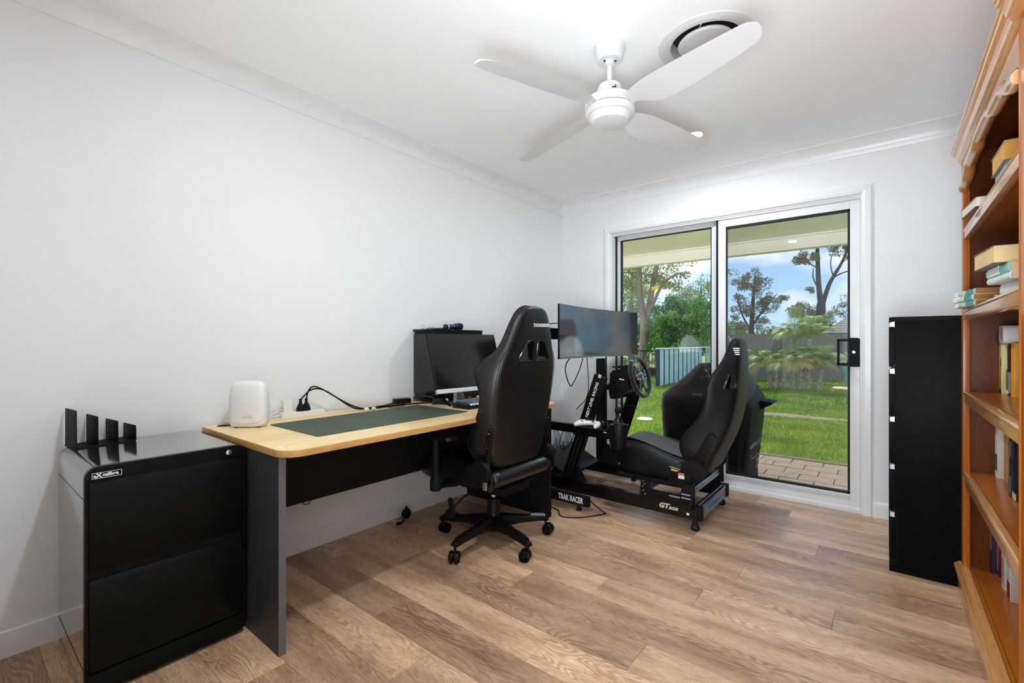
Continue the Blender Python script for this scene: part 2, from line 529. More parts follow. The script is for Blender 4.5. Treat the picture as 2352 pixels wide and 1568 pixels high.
        if bevel or fixn:
            bm = bmesh.new()
            bm.from_mesh(me)
            if fixn:
                bmesh.ops.recalc_face_normals(bm, faces=bm.faces[:])
            if bevel:
                ed = [e for e in bm.edges if len(e.link_faces) == 2 and e.calc_face_angle(0) > math.radians(angle)]
                bmesh.ops.bevel(bm, geom=ed, offset=bevel, segments=seg, profile=0.7, affect='EDGES', clamp_overlap=True)
            bm.to_mesh(me)
            bm.free()
        if smooth:
            me.polygons.foreach_set('use_smooth', [True] * len(me.polygons))
            if not subsurf:
                me.set_sharp_from_angle(angle=math.radians(angle))
        me.update()
        o = bpy.data.objects.new(name, me)
        COL.objects.link(o)
        if parent is not None:
            o.parent = parent
        else:
            o.location = o3
        ORG[o.name] = tuple(o3)
        if subsurf:
            md = o.modifiers.new('subsurf', 'SUBSURF')
            md.levels = subsurf
            md.render_levels = subsurf
        for k, v in props.items():
            o[k] = v
        return o

def thing(name, label, cat, loc, group=None):
    o = bpy.data.objects.new(name, None)
    COL.objects.link(o)
    o.location = loc
    o.empty_display_size = 0.05
    o['label'] = label
    o['category'] = cat
    if group:
        o['group'] = group
    ORG[o.name] = tuple(loc)
    return o
def dup(root, loc, label=None, group=None):
    r = root.copy(); COL.objects.link(r)
    r.location = loc
    ORG[r.name] = tuple(loc)
    if label: r['label'] = label
    if group: r['group'] = group
    for ch in list(root.children):
        c = ch.copy(); COL.objects.link(c); c.parent = r
        ORG[c.name] = tuple(loc)
        for g in ch.children:
            d = g.copy(); COL.objects.link(d); d.parent = c
    return r
def structure(name, loc):
    o = bpy.data.objects.new(name, None)
    COL.objects.link(o)
    o.location = loc
    o['kind'] = 'structure'
    ORG[o.name] = tuple(loc)
    return o

def text_mb(body, size, M, extrude=0.0006, bold=0.0, sx=1.0, shear=0.0, align='CENTER', spacing=1.0):
    """lettering as geometry: local x right, y up, z out of the surface, placed by M"""
    cu = bpy.data.curves.new('lettering', 'FONT')
    cu.body = body
    cu.size = size
    cu.extrude = extrude
    cu.offset = bold
    cu.shear = shear
    cu.align_x = align
    cu.align_y = 'CENTER'
    cu.space_character = spacing
    cu.resolution_u = 3
    ob = bpy.data.objects.new('lettering', cu)
    COL.objects.link(ob)
    dg = bpy.context.evaluated_depsgraph_get()
    me = bpy.data.meshes.new_from_object(ob.evaluated_get(dg))
    mb = MB()
    SX = Matrix.Diagonal((sx, 1, 1, 1))
    mb.add([tuple(M @ (SX @ v.co)) for v in me.vertices], [tuple(p.vertices) for p in me.polygons])
    bpy.data.objects.remove(ob)
    bpy.data.curves.remove(cu)
    bpy.data.meshes.remove(me)
    return mb
def frame(o, xdir, ydir):
    x = Vector(xdir).normalized()
    y = Vector(ydir); y = (y - x * y.dot(x)).normalized()
    z = x.cross(y)
    M = Matrix((x, y, z)).transposed().to_4x4()
    M.translation = Vector(o)
    return M
def apply_mods(o):
    dg = bpy.context.evaluated_depsgraph_get()
    me = bpy.data.meshes.new_from_object(o.evaluated_get(dg))
    o.modifiers.clear()
    old = o.data
    o.data = me
    bpy.data.meshes.remove(old)
def cut(o, cutters):
    """boolean difference, baked"""
    for c in cutters:
        co = c.build('cutter', M_BLACK, origin=(0, 0, 0))
        md = o.modifiers.new('cut', 'BOOLEAN')
        md.operation = 'DIFFERENCE'
        md.object = co
        md.solver = 'EXACT'
        apply_mods(o)
        bpy.data.objects.remove(co)

# ================================================================== ROOM SHELL
XR, YB, YN, ZC = 2.95, 3.727, -0.12, 2.40
def wall(name, boxes, m=M_WALL):
    mb = MB()
    for lo, hi in boxes:
        mb.box(lo, hi)
    return mb.build(name, m, smooth=False, kind='structure')
wall('wall_left', [((-0.15, -2.2, -0.15), (0, YB + 0.2, ZC + 0.10))])
wall('wall_right', [((XR, -2.2, -0.15), (XR + 0.15, YB + 0.2, ZC + 0.10))])
wall('wall_back', [((0, YB, -0.15), (0.505, YB + 0.2, ZC + 0.10)), ((2.284, YB, -0.15), (XR, YB + 0.2, ZC + 0.10)),
                   ((0.505, YB, 2.075), (2.284, YB + 0.2, ZC + 0.10)), ((0.505, YB, -0.15), (2.284, YB + 0.2, -0.002))])
wall('wall_near', [((0, YN - 0.12, 0), (1.95, YN, ZC)), ((2.80, YN - 0.12, 0), (XR, YN, ZC)), ((1.95, YN - 0.12, 2.06), (2.80, YN, ZC))])
wall('wall_hall', [((0, -2.2, 0), (XR, -2.08, ZC))])
def ceiling_with_hole():
    cx, cy, r = 1.795, 2.093, 0.150
    x0, x1, y0, y1 = 0.0, XR, -2.08, YB
    an = sorted(set([2 * PI * i / 64 for i in range(64)] + [math.atan2(y - cy, x - cx) % (2 * PI) for x in (x0, x1) for y in (y0, y1)]))
    ci, bo = [], []
    for a in an:
        c, s_ = math.cos(a), math.sin(a)
        t = min([(x1 - cx) / c if c > 1e-9 else 1e9, (x0 - cx) / c if c < -1e-9 else 1e9, (y1 - cy) / s_ if s_ > 1e-9 else 1e9, (y0 - cy) / s_ if s_ < -1e-9 else 1e9])
        ci.append((cx + r * c, cy + r * s_)); bo.append((cx + t * c, cy + t * s_))
    mb = MB(); n = len(an)
    vs = [(x, y, ZC) for x, y in ci] + [(x, y, ZC) for x, y in bo] + [(x, y, ZC + 0.06) for x, y in ci] + [(x, y, ZC + 0.06) for x, y in bo]
    fs = []
    for i in range(n):
        j = (i + 1) % n
        fs += [(i, n + i, n + j, j), (2 * n + i, 2 * n + j, 3 * n + j, 3 * n + i), (i, j, 2 * n + j, 2 * n + i)]
    mb.add(vs, fs).box((x0, y0, ZC + 0.06), (x1, y1, ZC + 0.10))
    return mb.build('ceiling', M_CEIL, smooth=False, kind='structure')
ceiling_with_hole()

# ---- plank floor: every plank a piece
floor = MB().box((0, -2.08, -0.14), (XR, YB, -0.012)).build('floor', M_SUB, smooth=False, kind='structure', origin=(0, 0, 0))
PW, PL = 0.1745, 1.22
ends = {-2: 0.795, -1: 0.30, 0: 1.144, 1: 0.80, 2: 1.432, 3: 1.724, 4: 1.083, 5: 1.395, 6: 0.55, 7: 1.02, 8: 1.86, 9: 0.33, 10: 1.55, 11: 0.9,
        12: 0.2, 13: 1.25, 14: 0.7, 15: 1.7}
tones = [(0.82, 0.78, 0.76), (1.0, 0.96, 0.93), (1.10, 1.06, 1.02), (0.92, 0.89, 0.88), (1.03, 1.02, 1.01), (0.72, 0.68, 0.67), (1.16, 1.11, 1.05)]
known = {(0, 0): 2.5, (1, 1): 1}
pr = random.Random(3)
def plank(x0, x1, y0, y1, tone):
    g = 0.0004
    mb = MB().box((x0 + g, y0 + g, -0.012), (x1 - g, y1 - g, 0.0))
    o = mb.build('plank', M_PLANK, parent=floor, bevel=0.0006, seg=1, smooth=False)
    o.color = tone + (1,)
k = 0
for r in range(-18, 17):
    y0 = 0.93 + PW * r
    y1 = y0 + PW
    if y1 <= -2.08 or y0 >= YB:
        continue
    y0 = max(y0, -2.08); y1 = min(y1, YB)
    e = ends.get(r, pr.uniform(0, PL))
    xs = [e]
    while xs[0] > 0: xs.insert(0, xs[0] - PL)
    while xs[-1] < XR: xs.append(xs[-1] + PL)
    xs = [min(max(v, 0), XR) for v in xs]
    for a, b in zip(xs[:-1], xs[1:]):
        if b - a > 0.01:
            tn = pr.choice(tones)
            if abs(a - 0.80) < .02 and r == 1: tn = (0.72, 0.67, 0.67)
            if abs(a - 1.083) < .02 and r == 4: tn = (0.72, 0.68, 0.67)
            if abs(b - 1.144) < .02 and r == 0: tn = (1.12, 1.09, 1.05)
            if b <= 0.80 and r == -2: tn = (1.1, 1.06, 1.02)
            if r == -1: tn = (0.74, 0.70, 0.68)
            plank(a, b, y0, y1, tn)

# ---- cornice (cove) and baseboards
def cove(n=7):
    c = [(0.0, 0.0), (0.0, -0.091), (0.006, -0.091)]
    for i in range(n + 1):
        a = i / n * PI / 2
        c.append((0.009 + 0.075 * (1 - math.cos(a)), -0.084 + 0.075 * math.sin(a)))
    c += [(0.091, -0.006), (0.091, 0.0)]
    return c
cv = cove()
def bar_xz(name, prof, axis, a, b, place):
    """profile (distance from wall, dz) swept along a wall"""
    mb = MB()
    rings = []
    for t in (a, b):
        rings.append([place(d, dz, t) for d, dz in prof])
    mb.loft(rings)
    return mb.build(name, M_TRIM, kind='structure', angle=30)
bar_xz('trim_1', cv, 'y', YN, YB, lambda d, z, t: (d, t - (d if t > 1 else -d), ZC + z))
bar_xz('trim_2', cv, 'x', 0, XR, lambda d, z, t: (t + (d if t < 1 else -d), YB - d, ZC + z))
bar_xz('trim_3', cv, 'y', YN, YB, lambda d, z, t: (XR - d, t - (d if t > 1 else -d), ZC + z))
bb = [(0, 0), (0.012, 0), (0.012, 0.062), (0.009, 0.088), (0.0045, 0.093), (0, 0.093)]
bar_xz('baseboard_left', bb, 'y', YN, YB, lambda d, z, t: (d, t - (d if t > 1 else 0), z))
bar_xz('baseboard_back', bb, 'x', 2.336, XR, lambda d, z, t: (t, YB - d, z))
bar_xz('baseboard_corner', bb, 'x', 0, 0.452, lambda d, z, t: (t + (d if t < .1 else 0), YB - d, z))
bar_xz('baseboard_right', bb, 'y', YN, YB, lambda d, z, t: (XR - d, t - (d if t > 1 else 0), z))

# ---- architrave around the sliding door
def archi(name, pts):
    mb = MB()
    mb.loft(pts)
    return mb
prof = [(0, 0), (0, 0.011), (0.008, 0.017), (0.036, 0.018), (0.050, 0.012), (0.055, 0.006), (0.055, 0)]   # (from outer edge inwards, proud of wall)
tr = structure('trim_4', (1.39, YB, 0))
XL0, XL1, ZT = 0.456, 2.334, 2.11
rl = [[(XL0 + a, YB - d, z if z < 1 else ZT - a) for a, d in prof] for z in (0, ZT)]
MB().loft(rl).build('architrave', M_TRIM, parent=tr, angle=25)
rl = [[(XL1 - a, YB - d, z if z < 1 else ZT - a) for a, d in prof] for z in (0, ZT)]
MB().loft(rl).build('architrave', M_TRIM, parent=tr, angle=25)
rl = [[(x + (a if x < 1 else -a), YB - d, ZT - a) for a, d in prof] for x in (XL0, XL1)]
MB().loft(rl).build('architrave', M_TRIM, parent=tr, angle=25)

# ---- sliding glass door
dr = structure('door_1', (1.39, YB + 0.06, 0))
g = MB()
g.box((0.507, YB + 0.0, 0.0), (0.530, YB + 0.17, 2.073)).box((2.272, YB + 0.0, 0.0), (2.282, YB + 0.17, 2.073))
g.build('jamb', M_ALU_W, parent=dr, bevel=0.002)
g = MB().box((0.530, YB + 0.002, 2.046), (2.272, YB + 0.17, 2.073)).box((0.530, YB + 0.012, 2.034), (2.272, YB + 0.02, 2.05))
g.build('head_track', M_ALU_W, parent=dr, bevel=0.0015)
g = MB().box((0.530, YB - 0.002, 0.0), (2.272, YB + 0.17, 0.026)).box((0.53, YB + 0.018, 0.02), (2.272, YB + 0.026, 0.034))
g.build('sill_track', M_ALU_W, parent=dr, bevel=0.0015)
# sliding panel (right, room side)
yp0, yp1 = YB + 0.030, YB + 0.068
def panel(name, x0, x1, z0, z1, gx0, gx1, gz0, gz1, y0, y1, m):
    p = MB()
    p.box((x0, y0, z0), (gx0, y1, z1)).box((gx1, y0, z0), (x1, y1, z1))
    p.box((gx0, y0, gz1), (gx1, y1, z1)).box((gx0, y0, z0), (gx1, y1, gz0))
    return p.build(name, m, parent=dr, bevel=0.002)
panel('sliding_frame', 1.402, 2.270, 0.028, 2.046, 1.455, 2.218, 0.108, 1.978, yp0, yp1, M_ALU_W)
MB().box((1.405, yp0 - 0.006, 0.078), (2.218, yp0, 0.104)).build('bottom_rail_cover', M_SILVER, parent=dr, bevel=0.001)
q = MB()
t = 0.013
q.box((1.455, yp0 + 0.006, 0.108), (1.455 + t * .4, yp1 + 0.004, 1.978)).box((2.218 - t, yp0 + 0.006, 0.108), (2.218, yp1 + 0.004, 1.978))
q.box((1.455, yp0 + 0.006, 1.978 - t), (2.218, yp1 + 0.004, 1.978)).box((1.455, yp0 + 0.006, 0.108), (2.218, yp1 + 0.004, 0.108 + t))
q.build('gasket', M_RUBBER, parent=dr)
MB().box((1.455, YB + 0.050, 0.108), (2.218, YB + 0.055, 1.978)).build('glass_pane', M_GLASS2, parent=dr, smooth=False)
# fixed panel (left, outside)
yo0, yo1 = YB + 0.085, YB + 0.123
panel('fixed_frame', 0.530, 1.385, 0.026, 2.046, 0.566, 1.338, 0.106, 2.005, yo0, yo1, M_ALU_W)
q = MB()
q.box((0.566, yo0 + 0.004, 0.106), (0.574, yo1, 2.005)).box((1.330, yo0 + 0.004, 0.106), (1.338, yo1, 2.005))
q.box((0.566, yo0 + 0.004, 2.000), (1.338, yo1, 2.005)).box((0.566, yo0 + 0.004, 0.106), (1.338, yo1, 0.112))
q.build('gasket', M_RUBBER, parent=dr)
MB().box((0.566, YB + 0.104, 0.106), (1.338, YB + 0.109, 2.005)).build('glass_pane', M_GLASS, parent=dr, smooth=False)
MB().box((1.345, YB + 0.078, 0.03), (1.372, yo0, 2.04)).build('interlock_stile', M_SILVER, parent=dr, bevel=0.002)
MB().box((1.384, yp1 - 0.03, 0.03), (1.402, yo0 - 0.012, 2.04)).build('seal_strip', M_RUBBER, parent=dr)
q = MB().box((0.531, YB + 0.06, 0.03), (0.537, YB + 0.084, 2.04))
q.build('seal_strip', M_RUBBER, parent=dr)
# handle and lock
hd = MB()
hd.box((2.238, yp0 - 0.012, 0.945), (2.285, yp0, 1.128)).box((2.216, yp0 - 0.020, 0.944), (2.262, yp0 - 0.006, 1.132))
hb = hd.build('door_handle', M_BLACKM, parent=dr, bevel=0.003)
gr = MB()
gr.box((2.152, yp0 - 0.062, 0.952), (2.166, yp0 - 0.046, 1.124))
gr.box((2.152, yp0 - 0.062, 1.110), (2.222, yp0 - 0.010, 1.126)).box((2.152, yp0 - 0.062, 0.952), (2.222, yp0 - 0.010, 0.968))
gr.build('grip', M_BLACKM, parent=hb, bevel=0.004)
MB().cyl((2.238, yp0 - 0.024, 1.040), (2.238, yp0 - 0.018, 1.040), 0.0095, n=20).build('keyhole', M_CHROME, parent=hb, bevel=0.001)
# small yellow sticker on the fixed pane
st = MB().box((0.845, YB + 0.0995, 1.548), (0.905, YB + 0.1035, 1.580), rot=(0, math.radians(-12), 0)).build('sticker', mat('yellow_sticker', rgb(196, 190, 40), 0.5, vary=.05), parent=dr)

# ================================================================== CEILING FITTINGS
for i, (x, y) in enumerate(DOWN):
    d = thing('downlight', ('round recessed downlight in the ceiling, half hidden by the far fan blade' if i == 0 else 'round recessed downlight in the ceiling on the near side of the fan'),
              'downlight', (x, y, ZC))
    MB().lathe([(0.056, 0), (0.056, -0.004), (0.050, -0.008), (0.046, -0.006), (0.044, 0)], (x, y, ZC), n=40, cap=False).build('rim', M_FAN, parent=d)
    MB().cyl((x, y, ZC - 0.006), (x, y, ZC - 0.0005), 0.0445, n=40).build('lens', M_LAMP, parent=d)

FX, FY = 1.457, 1.859
fan = thing('ceiling_fan', 'white four-blade ceiling fan hanging on a short rod', 'fan', (FX, FY, ZC))
o = (FX, FY, 0)
MB().lathe([(0.069, 2.40), (0.069, 2.392), (0.067, 2.386), (0.054, 2.339), (0.050, 2.335), (0.0, 2.335)], o, n=40, cap=False).build('canopy', M_FAN, parent=fan)
for a in (0.3, 2.3, 4.2):
    q = MB()
    q.cyl((FX + 0.026 * math.cos(a), FY + 0.026 * math.sin(a), 2.331), (FX + 0.026 * math.cos(a), FY + 0.026 * math.sin(a), 2.337), 0.004, n=10)
    q.build('canopy_screw', M_BLACKM, parent=fan)
MB().cyl((FX, FY, 2.20), (FX, FY, 2.345), 0.0105, n=20).lathe([(0.02, 2.318), (0.022, 2.326), (0.02, 2.336)], o, n=20).build('downrod', M_FAN, parent=fan)
MB().lathe([(0.018, 2.232), (0.046, 2.230), (0.052, 2.222), (0.066, 2.172), (0.100, 2.166), (0.108, 2.158), (0.108, 2.128), (0.104, 2.125), (0.0, 2.125)], o, n=56, cap=False).build('motor_housing', M_FAN, parent=fan)
MB().lathe([(0.1045, 2.1255), (0.1045, 2.1215)], o, n=56, cap=True).build('shadow_gap', M_BLACKM, parent=fan)
MB().lathe([(0.0, 2.122), (0.107, 2.122), (0.109, 2.112), (0.106, 2.099), (0.100, 2.094), (0.092, 2.094), (0.088, 2.088)], o, n=56, cap=False).build('light_housing', M_FAN, parent=fan)
MB().lathe([(0.089, 2.094), (0.087, 2.078), (0.078, 2.066), (0.055, 2.061), (0.0, 2.059)], o, n=56, cap=False).build('light_diffuser', M_LAMPO, parent=fan)
def blade(ang):
    us = [0.095, 0.13, 0.17, 0.21, 0.27, 0.34, 0.42, 0.50, 0.57, 0.62, 0.645, 0.662]
    lo = [-0.030, -0.034, -0.042, -0.048, -0.050, -0.050, -0.049, -0.047, -0.045, -0.042, -0.038, -0.022]   # straight edge (clockwise side)
    hi = [0.034, 0.040, 0.068, 0.084, 0.092, 0.090, 0.085, 0.077, 0.068, 0.058, 0.047, 0.022]               # bulging edge
    pit = [10, 12, 15, 17, 17, 16.5, 15.5, 14.5, 13.5, 13, 12.5, 12.5]
    rings = []
    for u, a, b, p in zip(us, lo, hi, pit):
        p = math.radians(p)
        r = []
        for s, th in ((0, .0), (.12, .0032), (.5, .0042), (.88, .0032), (1, 0)):
            w = a + (b - a) * s
            cam_ = 0.006 * (1 - (2 * s - 1) ** 2)
            r.append((w, -w * math.tan(p) * 0.9 + cam_ + th))
        for s, th in ((.88, .0032), (.5, .0042), (.12, .0032)):
            w = a + (b - a) * s
            cam_ = 0.006 * (1 - (2 * s - 1) ** 2)
            r.append((w, -w * math.tan(p) * 0.9 + cam_ - th))
        ca, sa = math.cos(ang), math.sin(ang)
        rings.append([(FX + ca * u - sa * w, FY + sa * u + ca * w, 2.130 - 0.016 * u / 0.66 + z) for w, z in r])
    return MB().loft(rings)
for k in range(4):
    blade(math.radians(-108 + 90 * k)).build('blade', M_FAN, parent=fan, angle=50)
Mx = frame((FX + 0.0435, FY - 0.0435, 2.197), (1, 1, 0), (-0.2, 0.2, 1))
q = MB()
for i in range(4):
    q.cyl(Mx @ Vector((-0.014 + 0.010 * i, 0.003, -0.002)), Mx @ Vector((-0.014 + 0.010 * i, 0.003, 0.002)), 0.0012 if i != 2 else 0.0026, n=8)
p0 = Mx @ Vector((-0.009, -0.006, 0)); p1 = Mx @ Vector((0.009, -0.006, 0))
q.beam(p0, p1, 0.003, 0.003)
q.build('rating_mark', M_BLACKM, parent=fan)

VX, VY, VR = 1.795, 2.093, 0.197
vent = thing('ceiling_air_vent', 'large round white ceiling air diffuser behind the right fan blade', 'vent', (VX, VY, ZC))
o = (VX, VY, ZC)
MB().lathe([(VR, 0), (VR - 0.002, -0.004), (VR - 0.022, -0.011), (VR - 0.040, -0.012), (VR - 0.052, -0.006), (VR - 0.058, 0.02), (VR - 0.06, 0.045)], o, n=64, cap=False).build('outer_ring', M_FAN, parent=vent, angle=40)
MB().lathe([(0.0, 0.046), (VR - 0.045, 0.046), (VR - 0.045, 0.03)], o, n=48, cap=False).build('duct', M_DUCT, parent=vent)
MB().lathe([(0.0, -0.012), (0.085, -0.0125), (0.108, -0.010), (0.114, -0.003), (0.11, 0.004), (0.0, 0.006)], o, n=64, cap=False).build('centre_disc', M_FAN, parent=vent, angle=40)
for a in (0.4, 2.5, 4.6):
    q = MB()
    q.tube([(VX + 0.09 * math.cos(a), VY + 0.09 * math.sin(a), ZC + 0.006), (VX + 0.10 * math.cos(a + .3), VY + 0.10 * math.sin(a + .3), ZC + 0.03), (VX + 0.12 * math.cos(a + .1), VY + 0.12 * math.sin(a + .1), ZC + 0.045)], 0.0015, n=6)
    q.build('mounting_wire', M_STEEL, parent=vent)

# ================================================================== FILING CABINET
def rrect(x0, x1, y0, y1, rs, n=6):
    """rounded rectangle outline; rs = radii for (x0,y0),(x1,y0),(x1,y1),(x0,y1)"""
    out = []
    for (cx, cy, a0, r) in ((x0 + rs[0], y0 + rs[0], PI, rs[0]), (x1 - rs[1], y0 + rs[1], 1.5 * PI, rs[1]), (x1 - rs[2], y1 - rs[2], 0, rs[2]), (x0 + rs[3], y1 - rs[3], 0.5 * PI, rs[3])):
        for i in range(n + 1):
            a = a0 + i / n * PI / 2
            out.append((cx + r * math.cos(a), cy + r * math.sin(a)))
    return out
CX0, CX1, CY0, CY1, CZ = 0.028, 0.503, 0.283, 0.741, 0.716
cab = thing('filing_cabinet', 'glossy black two-drawer metal filing cabinet with rounded edges beside the desk', 'filing cabinet', (0.265, 0.512, 0))
q = MB()
q.prism(rrect(CY0, CY1, 0.012, CZ, (0.02, 0.03, 0.036, 0.036), 8), 'x', CX0, CX1 - 0.02)
q.box((CX0 + .02, CY0 + .03, 0), (CX1 - .05, CY1 - .04, 0.02))
q.build('body', M_CABS, parent=cab, angle=30)
for z in (0.617, 0.092):
    q = MB().box((CX0, CY0 - 0.0006, z), (CX1 - 0.02, CY0 + 0.001, z + 0.0016))
    q.build('side_seam', M_BLACKM, parent=cab)
# front frame
q = MB()
o1 = rrect(CY0, CY1, 0.012, CZ, (0.02, 0.03, 0.036, 0.036), 8)
i1 = rrect(CY0 + 0.009, CY1 - 0.010, 0.075, 0.672, (0.006, 0.006, 0.006, 0.006), 8)
n = len(o1)
vs = [(CX1, a, b) for a, b in o1] + [(CX1, a, b) for a, b in i1] + [(CX1 - 0.02, a, b) for a, b in o1] + [(CX1 - 0.02, a, b) for a, b in i1]
fs = []
for i in range(n):
    j = (i + 1) % n
    fs += [(i, j, n + j, n + i), (2 * n + i, i, j, 2 * n + j)[::-1], (n + i, n + j, 3 * n + j, 3 * n + i)]
q.add(vs, fs)
q.build('front_frame', M_CAB, parent=cab, bevel=0.0015, angle=50)
def drawer(z0, z1, name):
    d = MB()
    d.prism([(CX1 - 0.018, z0), (CX1 + 0.0005, z0), (CX1 + 0.003, z0 + 0.004), (CX1 + 0.003, z1 - 0.016), (CX1 - 0.001, z1 - 0.006), (CX1 - 0.004, z1), (CX1 - 0.018, z1)], 'y', CY0 + 0.011, CY1 - 0.013)
    return d.build(name, M_CAB, parent=cab, bevel=0.0012)
drawer(0.393, 0.668, 'drawer')
drawer(0.083, 0.366, 'drawer')
MB().box((CX1 - 0.02, CY0 + 0.012, 0.366), (CX1 - 0.012, CY1 - 0.014, 0.393)).build('grip_recess', M_BLACKM, parent=cab)
q = MB().cyl((CX1, 0.681, 0.694), (CX1 + 0.005, 0.681, 0.694), 0.0095, n=24).cyl((CX1 + .004, 0.681, 0.694), (CX1 + 0.007, 0.681, 0.694), 0.005, n=16)
lk = q.build('lock', M_CHROME, parent=cab, bevel=0.0008)
MB().box((CX1 + .0065, 0.6802, 0.690), (CX1 + 0.0075, 0.6818, 0.698)).build('key_slot', M_BLACKM, parent=lk)
# name badge
bz0, bz1, by0, by1 = 0.6795, 0.6975, 0.300, 0.372
badge = MB().box((CX1, by0, bz0), (CX1 + 0.0012, by1, bz1)).build('badge', M_BLACKM, parent=cab, bevel=0.0003)
q = MB()
w = 0.0011
q.box((CX1 + .0012, by0, bz0), (CX1 + .0018, by1, bz0 + w)).box((CX1 + .0012, by0, bz1 - w), (CX1 + .0018, by1, bz1))
q.box((CX1 + .0012, by0, bz0), (CX1 + .0018, by0 + w, bz1)).box((CX1 + .0012, by1 - w, bz0), (CX1 + .0018, by1, bz1))
q.build('badge_border', M_PRINTW, parent=badge)
F = frame((CX1 + 0.0014, 0.3165, 0.6882), (0, 1, 0), (0, 0, 1))
text_mb('X', 0.022, F, 0.0003, 0.0006).build('lettering', M_PRINTW, parent=badge, smooth=False)
text_mb('e', 0.014, frame((CX1 + 0.0014, 0.3065, 0.6880), (0, 1, 0), (0, 0, 1)), 0.0003, 0.0005).build('lettering', M_PRINTW, parent=badge, smooth=False)
text_mb('calibre', 0.0145, frame((CX1 + 0.0014, 0.3250, 0.6888), (0, 1, 0), (0, 0, 1)), 0.0003, 0.0006, sx=1.0, align='LEFT').build('lettering', M_PRINTW, parent=badge, smooth=False)

# letter rack on it
rk = thing('letter_rack', 'black metal letter rack with four plates of falling height on the filing cabinet', 'letter rack', (0.065, 0.39, CZ))
RR = Matrix.Translation((0.02, 0.300, 0)) @ Matrix.Rotation(math.radians(6.2), 4, 'Z') @ Matrix.Translation((-0.008, -0.300, 0))
MB().box((0.006, 0.300, CZ), (0.130, 0.478, CZ + 0.004)).xf(RR).build('base', M_BLACKM, parent=rk, bevel=0.0008)
for y, h in ((0.302, 0.140), (0.362, 0.111), (0.421, 0.086), (0.477, 0.061)):
    MB().prism([(0.006, CZ + 0.003), (0.130, CZ + 0.003), (0.126, CZ + h - 0.004), (0.122, CZ + h), (0.006, CZ + h + 0.0)], 'y', y, y + 0.003).xf(RR).build('plate', M_BLACKM, parent=rk, bevel=0.0006)

# ================================================================== DESK
DZ = 0.725
desk = thing('desk', 'office desk with pale oak top and charcoal side panels along the left wall', 'desk', (0.42, 1.6, 0))
DX1, DY0, DY1 = 0.806, 0.745, 2.455
q = MB().prism(rrect(0.022, DX1, DY0, DY1, (0.01, 0.075, 0.075, 0.01), 10), 'z', DZ - 0.0252, DZ - 0.0008)
tp = q.build('desktop', M_MAPLEE, parent=desk, bevel=0.002, angle=40)
MB().prism(rrect(0.0235, DX1 - 0.0015, DY0 + 0.0015, DY1 - 0.0015, (0.01, 0.074, 0.074, 0.01), 10), 'z', DZ - 0.003, DZ).build('top_laminate', M_MAPLE, parent=desk, angle=40)
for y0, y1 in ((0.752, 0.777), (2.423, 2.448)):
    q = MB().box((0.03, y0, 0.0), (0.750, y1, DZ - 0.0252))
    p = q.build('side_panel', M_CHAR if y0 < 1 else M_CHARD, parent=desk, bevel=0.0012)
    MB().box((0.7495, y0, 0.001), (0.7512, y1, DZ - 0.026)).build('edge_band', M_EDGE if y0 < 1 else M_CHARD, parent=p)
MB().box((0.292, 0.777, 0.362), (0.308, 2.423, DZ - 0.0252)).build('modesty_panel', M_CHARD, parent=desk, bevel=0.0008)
MB().lathe([(0.0, 0.0), (0.026, 0.0), (0.031, 0.0004), (0.032, 0.0008), (0.031, 0.0012), (0.0, 0.0013)], (0.070, 0.822, DZ - 0.0005), n=32).build('cable_grommet', M_BLACKM, parent=desk)
MB().box((0.700, 0.765, DZ), (0.722, 0.785, DZ + 0.0004), rot=(0, 0, 0.5)).build('paper_label', M_PRINTW, parent=desk)

mat_o = MB().prism(rrect(0.212, 0.640, 0.955, 1.815, (0.012,) * 4, 5), 'z', DZ, DZ + 0.003).build('desk_mat', M_MAT, bevel=0.0008,
    label='dark green rectangular mat lying on the oak desk top', category='desk mat')

# ---- router
RT = thing('wifi_router', 'white rounded mesh router standing on the left end of the desk', 'router', (0.16, 0.885, DZ))
def slab_ring(cx, cy, ax, hw, hd, z, n=28, ex=3.2):
    """superellipse ring; ax angle of the wide axis"""
    r = []
    for i in range(n):
        a = 2 * PI * i / n
        c, s_ = math.cos(a), math.sin(a)
        u = hw * abs(c) ** (2 / ex) * (1 if c >= 0 else -1)
        v = hd * abs(s_) ** (2 / ex) * (1 if s_ >= 0 else -1)
        r.append((cx + u * math.cos(ax) - v * math.sin(ax), cy + u * math.sin(ax) + v * math.cos(ax), z))
    return r
A = math.radians(44)
rc = (0.185, 0.880)
prf = [(0.0, 0.058, 0.028), (0.002, 0.068, 0.033), (0.012, 0.078, 0.036), (0.03, 0.082, 0.038), (0.09, 0.082, 0.038), (0.14, 0.080, 0.037), (0.17, 0.076, 0.034), (0.185, 0.071, 0.031), (0.195, 0.062, 0.025), (0.2005, 0.045, 0.014), (0.202, 0.02, 0.006)]
q = MB().loft([slab_ring(rc[0], rc[1], A, hw, hd, DZ + 0.003 + z) for z, hw, hd in prf])
q.build('shell', M_WHITE, parent=RT, angle=60)
